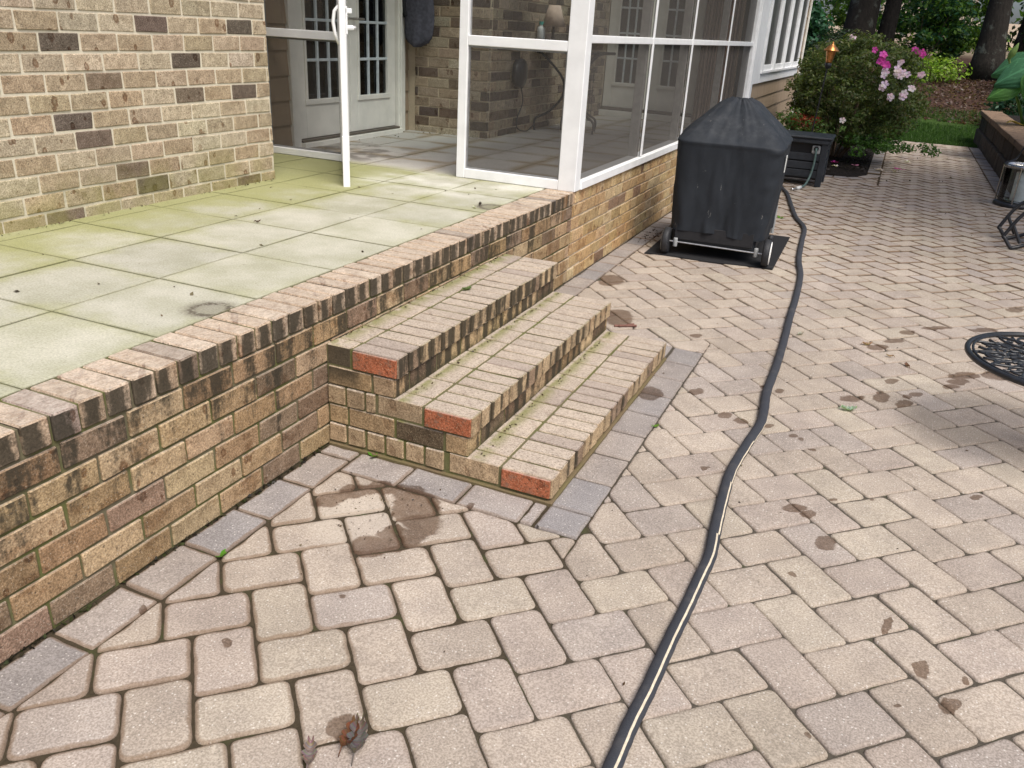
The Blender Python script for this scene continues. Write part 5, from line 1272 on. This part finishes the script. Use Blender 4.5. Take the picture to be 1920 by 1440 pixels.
# little dark gabled box by the corner
bh = thing('birdhouse', (.42, 12.6, 0), 'small dark gabled wooden box on a post beside the house corner', 'birdhouse')
mb = MB(); mb.tube([(.42, 12.6, 0), (.42, 12.6, .92)], .02, 8); mb.build('post', 'twig', bh)
mb = MB(); mb.cbox((.30, 12.50, .90), (.54, 12.72, 1.10), .004); mb.add([(.30, 12.50, 1.10), (.54, 12.50, 1.10), (.42, 12.50, 1.22), (.30, 12.72, 1.10), (.54, 12.72, 1.10), (.42, 12.72, 1.22)], [(0, 1, 2), (5, 4, 3)]); mb.build('body', 'black', bh)
mb = MB()
for s_ in (-1, 1): mb.add([(.42, 12.44, 1.235), (.42 + s_ * .16, 12.44, 1.08), (.42 + s_ * .16, 12.78, 1.08), (.42, 12.78, 1.235), (.42, 12.44, 1.25), (.42 + s_ * .165, 12.44, 1.095), (.42 + s_ * .165, 12.78, 1.095), (.42, 12.78, 1.25)], [(0, 1, 2, 3), (4, 5, 6, 7), (0, 4, 5, 1), (3, 2, 6, 7), (1, 5, 6, 2)])
mb.build('roof', 'greyplastic', bh)

# trees
def tree(label, x, y, r0, r1, lean, h, crown, tints, nl, size, flare=1.6, ncl=90, group='trees behind the patio'):
    z = terr(x, y) - .1; t = thing('tree', (x, y, z), label, 'tree', group)
    mb = MB(); pts = []; rr = []
    for k in range(16):
        q = k / 15; pts.append((x + lean[0] * q * h + .06 * sin(q * 7 + x), y + lean[1] * q * h, z + q * h)); rr.append((r0 + (r1 - r0) * q) * (1 + (flare - 1) * math.exp(-q * h / .55)))
    mb.tube(pts, rr, 18); top = Vector(pts[-1])
    for k in range(7):
        w = 2 * pi * k / 7; st_ = Vector(pts[9 + k % 6]); e = top + Vector((cos(w) * crown[0] * .6, sin(w) * crown[0] * .6, U(-.3, .5) * crown[1])); mb.tube([st_, st_.lerp(e, .5) + Vector((0, 0, .4)), e], [r1 * .5, r1 * .35, r1 * .1], 8)
    mb.build('trunk', 'bark', t, smooth=True)
    d = {'v': [], 't': []}; n = ncl; q = rs.normal(0, 1, (n, 3)); q /= np.linalg.norm(q, axis=1)[:, None]; C = q * (rs.uniform(.25, 1, (n, 1)) ** .5) * np.array([crown[0], crown[0], crown[1]]) + np.array(top)
    f = rs.uniform(.7, 1.3, n)
    for i in range(n): clumps([C[i]], nl, [rs.uniform(.6, 1.1)], size, [tuple(v * f[i] for v in tt) for tt in tints], rs, d)
    build_leaves(d, 'crown', 'leaf', t)
    return t
GREEN = [(0.075, 0.16, 0.03), (0.10, 0.20, 0.035), (0.055, 0.125, 0.028), (0.13, 0.23, 0.04)]
tree('thick dark tree trunk leaning left with a flared base beside the leaf litter', 3.95, 24.3, .30, .21, (-.055, .02), 8.0, (3.2, 2.4), GREEN, 30, .22, 2.0)
tree('dark straight tree trunk rising behind the azalea bush', 0.30, 26.0, .44, .33, (.03, 0), 9.5, (3.2, 2.4), GREEN, 30, .22)
tree('slimmer grey brown tree trunk to the right of the trunk behind the azalea', 1.02, 26.6, .235, .18, (.06, 0), 9.0, (2.8, 2.2), GREEN, 26, .22)
tree('thin straight tree trunk close behind the thick leaning tree', 4.75, 26.5, .14, .11, (.01, 0), 8.0, (3.0, 2.2), GREEN, 80, .22)
tree('tall tree with an overhanging crown at the right side of the patio', 7.6, 6.9, .30, .20, (-.17, .0), 7.2, (3.7, 2.0), GREEN, 100, .22, 1.6, 105, None)
# understory bushes
def under(label, x, y, h, rx, tints, ncl=70, nl=90, size=.16):
    z = terr(x, y); return shrub('understory_bush', label, 'bush', (x, y, z), x, y, z + h * .5, rx, rx * .8, h * .5, ncl, nl, size, tints, (.3, .5), 'understory bushes at the wood edge', 6)
YG = [(0.20, 0.32, 0.035), (0.25, 0.37, 0.045), (0.14, 0.25, 0.03)]
BGN = [(0.035, 0.11, 0.055), (0.045, 0.135, 0.065), (0.03, 0.085, 0.045)]
DG = [(0.02, 0.045, 0.015), (0.03, 0.06, 0.02), (0.015, 0.035, 0.012)]
under('bluish green bush between the house corner and the trunks', -1.7, 24.5, 1.9, 1.4, BGN)
under('bright yellow green bush high beside the house corner', -1.4, 29, 4.6, 1.9, YG + LIVE)
under('loose green bush between the two trunks and the leaning tree', 2.2, 27.5, 2.3, 1.2, GREEN + BGN, 46, 70)
under('yellow green low bush at the foot of the leaning tree', 2.6, 23.6, .55, .8, YG, 26, 60, .10)
under('bright green bush left of the leaning tree', 3.0, 29.0, 3.4, 1.2, YG + LIVE)
under('deep green bush right of the leaning tree', 6.2, 26, 3.0, 1.6, BGN + LIVE)
under('yellow green bush behind the elephant ear plant', 5.3, 22.5, 2.0, .9, YG + LIVE, 50)
under('low dark ground shrub beside the end of the block wall', 4.6, 19.5, .9, .8, BGN + DG, 40, 70, .10)
# far wood as one mass
d = {'v': [], 't': []}; n = 420
C = np.stack([rs.uniform(-16, 22, n), rs.uniform(33, 46, n), rs.uniform(0, 12, n) + 1.6], 1); f = rs.uniform(.5, 1.5, n); pal = [GREEN, YG, DG, LIVE]
for i in range(n): clumps([C[i]], 70, [rs.uniform(.7, 1.5)], .34, [tuple(v * f[i] for v in tt) for tt in pal[int(rs.randint(4))]], rs, d)
struct(build_leaves(d, 'far_wood', 'leaf'), 'stuff')
# neighbouring pale house glimpsed through the leaves
nh = thing('neighbour_house', (3.0, 52, terr(3, 52)), 'pale pinkish house glimpsed through the trees', 'house'); zb = terr(3, 52)
mb = MB(); mb.cbox((0, 50, zb - .3), (4.6, 58, zb + 5), .02); mb.build('wall', mat_plain('pale_stucco', (0.62, 0.52, 0.46), 0.9), nh)
mb = MB(); mb.add([(-.5, 49.5, zb + 5), (5.1, 49.5, zb + 5), (5.1, 58.5, zb + 5), (-.5, 58.5, zb + 5), (-.5, 54, zb + 8), (5.1, 54, zb + 8)], [(0, 1, 5, 4), (2, 3, 4, 5), (0, 4, 3), (1, 2, 5), (3, 2, 1, 0)]); mb.build('roof', 'roof', nh)

# grass blades and leaf litter (uncountable)
def blades():
    d = {'v': [], 't': []}; n = 22000
    x = rs.uniform(1.0, 4.2, n); y = 15.9 + 4.7 * rs.uniform(0, 1, n) ** 1.5; k = np.array([mnoise.noise(Vector((a * 1.1, b * 1.1, 5))) + (0.6 if b < 16.6 else 0) for a, b in zip(x, y)]) > -.22
    x, y = x[k], y[k]; keep = ~((x > 3.45) & (y < 17.6)); x, y = x[keep], y[keep]
    z = np.array([terr(a, b) for a, b in zip(x, y)]); n = len(x); w = rs.uniform(0, 2 * pi, n); h = rs.uniform(.04, .10, n); a = np.stack([np.cos(w), np.sin(w), np.zeros(n)], 1) * .006
    b0 = np.stack([x, y, z], 1); tp = b0 + np.stack([rs.normal(0, .02, n), rs.normal(0, .02, n), h], 1)
    v = np.stack([b0 - a, b0 + a, tp + a * .3, tp - a * .3], 1).reshape(-1, 3); d['v'].append(v); d['t'].append(np.array([(0.05, 0.11, 0.02), (0.07, 0.14, 0.03), (0.04, 0.085, 0.02)])[rs.randint(0, 3, n)] * rs.uniform(.7, 1.3, n)[:, None])
    return struct(build_leaves(d, 'grass', 'leaf'), 'stuff')
blades()
d = {'v': [], 't': []}; n = 6500; x = rs.uniform(0.5, 6, n); y = rs.uniform(19.6, 25.5, n)
P_ = np.stack([x, y, [terr(a, b) + .02 for a, b in zip(x, y)]], 1); leaves(d, P_, np.tile([0, 0, 1.0], (n, 1)), .10, [(0.11, 0.058, 0.046), (0.08, 0.042, 0.034), (0.15, 0.095, 0.075), (0.05, 0.032, 0.027), (0.20, 0.15, 0.125)], rs, .45, .5)
struct(build_leaves(d, 'leaf_litter', 'leaf'), 'stuff')
d = {'v': [], 't': []}; n = 1500; x = rs.uniform(.05, 1.68, n); y = rs.uniform(9.95, 15, n); k = ~((x > 1.3) & (y < 10.3)); x, y = x[k], y[k]; n = len(x)
leaves(d, np.stack([x, y, np.full(n, .03)], 1), np.tile([0, 0, 1.0], (n, 1)), .05, [(0.02, 0.016, 0.014), (0.035, 0.027, 0.022), (0.012, 0.01, 0.01)], rs, .35, .6)
struct(build_leaves(d, 'mulch_chips', 'leaf'), 'stuff')

# ------------------------------------------------------------------ small things on the ground
def oak_leaf(loc, size, yaw, tint, label, curl=1.0, cat='leaf', name='dead_leaf', group=None, mat='leaf', back=None):
    mb = MB(); n = 44; Mz = Matrix.Translation(loc) @ Matrix.Rotation(yaw, 4, 'Z')
    for i in range(n):
        q0, q1 = i / n, (i + 1) / n
        def row(q):
            w = size * .34 * (sin(pi * (q * .93 + .04)) ** .6) * (0.52 + .48 * abs(cos(q * pi * 4.0))); L = (q - .5) * size; zc = curl * size * .22 * (2 * q - 1) ** 2
            out = []
            for s_ in (-1, -.66, -.33, 0, .33, .66, 1):
                out.append(tuple(Mz @ Vector((L + .10 * size * abs(s_) * (.4), s_ * w * (1 - .25 * curl * abs(s_)), .004 + zc + curl * size * .20 * s_ * s_ + .012 * size * sin(q * 30 + s_ * 4)))))
            return out
        a, b = row(q0), row(q1); mb.add(a + b, [(k, k + 1, 7 + k + 1, 7 + k) for k in range(6)], 0, tuple(x * U(.75, 1.2) for x in tint))
    mb.tube([Mz @ Vector((-.5 * size, 0, .006 + curl * size * .22)), Mz @ Vector((-.68 * size, .03 * size, .004))], [.0022, .0012], 5, 0, tint)
    return tag(mb.build(name, mat, origin=loc, smooth=True), label, cat, group)
oak_leaf((1.008, -1.283, 0.002), .105, radians(115), (0.17, 0.145, 0.135), 'curled grey brown dead oak leaf beside a wet spot at the bottom edge', 0.9)
oak_leaf((0.985, -1.285, 0.003), .085, radians(100), (0.20, 0.095, 0.055), 'rust brown dead leaf curled against the grey oak leaf at the bottom edge', 1.0)
oak_leaf((0.930, -1.372, 0.002), .075, radians(120), (0.26, 0.20, 0.19), 'pale purplish dead oak leaf cut by the bottom edge of the photo', .9)
oak_leaf((1.994, 1.535, 0.002), .075, radians(20), (0.34, 0.44, 0.33), 'pale green fallen leaf lying alone on the pavers right of the hose', .7, name='fallen_leaf')
oak_leaf((1.648, 2.596, 0.002), .055, radians(70), (0.42, 0.40, 0.33), 'small pale leaf on the pavers close to the right of the hose', .6, name='fallen_leaf')
for (x, y, s_, lb) in ((2.035, 2.62, .06, 'light tan leaf scrap beside the curved wet trail'), (2.26, 2.362, .05, 'brown leaf scrap left of the round iron table'), (2.167, 2.477, .04, 'tiny reddish leaf scrap between tan and brown scraps')):
    oak_leaf((x, y, .002), s_, U(0, 6), (0.40, 0.27, 0.18) if 'tan' in lb else (0.20, 0.10, 0.07), lb, .8, name='leaf_scrap')
oak_leaf((0.149, 0.964, H3 + .001), .06, radians(70), (0.12, 0.17, 0.05), 'small green leaf lying on the top brick step', .6, name='fallen_leaf')
oak_leaf((-1.049, 0.869, H + .001), .03, 1.0, (0.12, 0.06, 0.05), 'small brown leaf scrap in the middle of the terrace tiles', 1.0, name='leaf_scrap')
oak_leaf((-0.315, 2.039, H + .001), .04, 2.0, (0.07, 0.05, 0.04), 'dark leaf scrap near the pot mark at the terrace edge', 1.0, name='leaf_scrap')
oak_leaf((-0.30, 1.93, H + .001), .035, 2.6, (0.62, 0.60, 0.48), 'tiny pale petal scrap near the pot mark at the terrace edge', .8, name='petal_scrap', cat='petal')
mb = MB(); mb.tube([(0.60, 2.10, .008), (0.72, 2.17, .010)], .008, 6); mb.tube([(0.63, 2.10, .012), (0.70, 2.18, .014)], .006, 6); tag(mb.build('twig', mat_plain('red_brown_twig', (0.17, 0.08, 0.06), .8), origin=(.66, 2.13, 0)), 'broken red brown twig on the pavers beside the lowest step', 'twig')
def weed(x, y, label, s_=.03, z=0.0):
    mb = MB()
    for k in range(7):
        w = U(0, 6.28); L = s_ * U(.7, 1.3); e = Vector((cos(w), sin(w), .5)) * L; sd_ = Vector((-sin(w), cos(w), 0)) * L * .28; o = Vector((x, y, z))
        mb.add([tuple(o), tuple(o + e * .55 + sd_), tuple(o + e), tuple(o + e * .55 - sd_)], [(0, 1, 2, 3)], 0, (U(.10, .16), U(.24, .32), .03))
    tag(mb.build('weed', 'leaf', origin=(x, y, z)), label, 'weed')
weed(0.165, -0.837, 'tiny green weed in the paver joint beside the terrace wall', .024); weed(0.228, -0.012, 'tiny yellow green weed at the foot of the left side of the steps', .03); weed(1.05, 6.27, 'small green weed in a joint right of the grill mat', .04); weed(1.19, 0.86, 'tiny green weed at the joint corner beside the lowest step', .02)
def petal(x, y, tint, label, n=2, s_=.045, group=None, z=0.0):
    mb = MB()
    for f in range(n):
        ox, oy = x + U(-.05, .05) * (n > 1), y + U(-.04, .04) * (n > 1)
        for k in range(4):
            w = U(0, 6.28); o = Vector((ox, oy, z + .006)); e = Vector((cos(w), sin(w), U(.15, .7))) * s_; q = Vector((-sin(w), cos(w), 0)) * s_ * .45
            mb.add([tuple(o), tuple(o + e * .6 + q), tuple(o + e), tuple(o + e * .6 - q)], [(0, 1, 2, 3)], 0, tint)
    tag(mb.build('fallen_blossom', 'petal', origin=(x, y, z)), label, 'blossom', group)
G_ = 'azalea blossoms fallen on the ground'
petal(1.86, 10.92, (0.80, 0.68, 0.70), 'pale fallen blossoms lying together on the paver border', 5, .05, G_); petal(2.11, 11.29, HOT, 'magenta fallen blossom on the pavers above a pale one', 3, .05, G_); petal(2.105, 10.90, (0.8, 0.7, 0.72), 'pale fallen blossom on the pavers just below the magenta one', 2, .05, G_)
petal(2.25, 12.3, (0.8, 0.74, 0.72), 'white fallen blossom farthest out on the pavers', 3, .05, G_); petal(2.0, 11.95, (0.75, 0.7, 0.66), 'single tiny white petal on the pavers', 1, .035, G_)
petal(1.23, 11.1, HOT, 'magenta fallen blossom on the black mulch close to the hose box', 3, .05, G_, .02); petal(1.26, 10.65, (0.82, 0.74, 0.74), 'pale fallen blossom on the black mulch near the bed corner', 2, .045, G_, .02); petal(1.53, 11.0, (0.62, 0.25, 0.42), 'dull pink fallen blossom on the mulch near the paver border', 2, .045, G_, .02)
# crumbs of mulch by the wall near the grill and dirt in the wall foot
d = {'v': [], 't': []}; n = 46; leaves(d, np.stack([rs.normal(.13, .05, n), rs.normal(4.7, .16, n), np.full(n, .006)], 1), np.tile([0, 0, 1.0], (n, 1)), .022, [(0.03, 0.018, 0.012), (0.06, 0.03, 0.02)], rs, .6, .7)
n = 500; yy = rs.uniform(-2.2, 2.6, n); k = ~((yy > -.02) & (yy < 1.76)); yy = yy[k]; n = len(yy)
leaves(d, np.stack([rs.uniform(.002, .022, n), yy, rs.uniform(-.004, .008, n)], 1), np.tile([.3, 0, 1.0], (n, 1)), .018, [(0.035, 0.03, 0.018), (0.05, 0.06, 0.02), (0.02, 0.016, 0.012)], rs, .6, .8)
def crumbs(x, y, z, size, n):
    leaves(d, np.stack([x, y, np.full(n, z)], 1), np.tile([0, 0, 1.0], (n, 1)), size, [(0.07, 0.045, 0.03), (0.12, 0.075, 0.045), (0.04, 0.03, 0.022), (0.16, 0.13, 0.08)], rs, .55, .5)
crumbs(rs.uniform(-1.78, -.25, 26), rs.uniform(-.6, 2.7, 26), H + .004, .022, 26)
crumbs(rs.normal(-2.45, .12, 40), rs.uniform(3.2, 4.9, 40), H + .004, .018, 40)
crumbs(rs.uniform(-2.4, -1.72, 40), rs.normal(4.94, .03, 40), H + .004, .02, 40)
crumbs(-1.80 + abs(rs.normal(0, .02, 60)), rs.uniform(-.3, 1.95, 60), H + .004, .016, 60)
crumbs(rs.uniform(.2, 3.4, 120), rs.uniform(-1.2, 8, 120), .004, .013, 120)
crumbs(rs.normal(.45, .16, 70), rs.normal(-.40, .13, 70), .004, .010, 70)
crumbs(rs.uniform(1.6, 3.2, 40), rs.uniform(7.5, 14, 40), .006, .035, 40)
for xs_, zs_ in ((A3 + .012, H2), (A2 + .012, H1), (.012, H3)):
    crumbs(xs_ + abs(rs.normal(0, .012, 70)), rs.uniform(.02, SW - .02, 70), zs_ + .004, .013, 70)
struct(build_leaves(d, 'dirt_crumbs', 'leaf'), 'stuff')
for o in SC.objects:
    if '_w' in o: del o['_w']
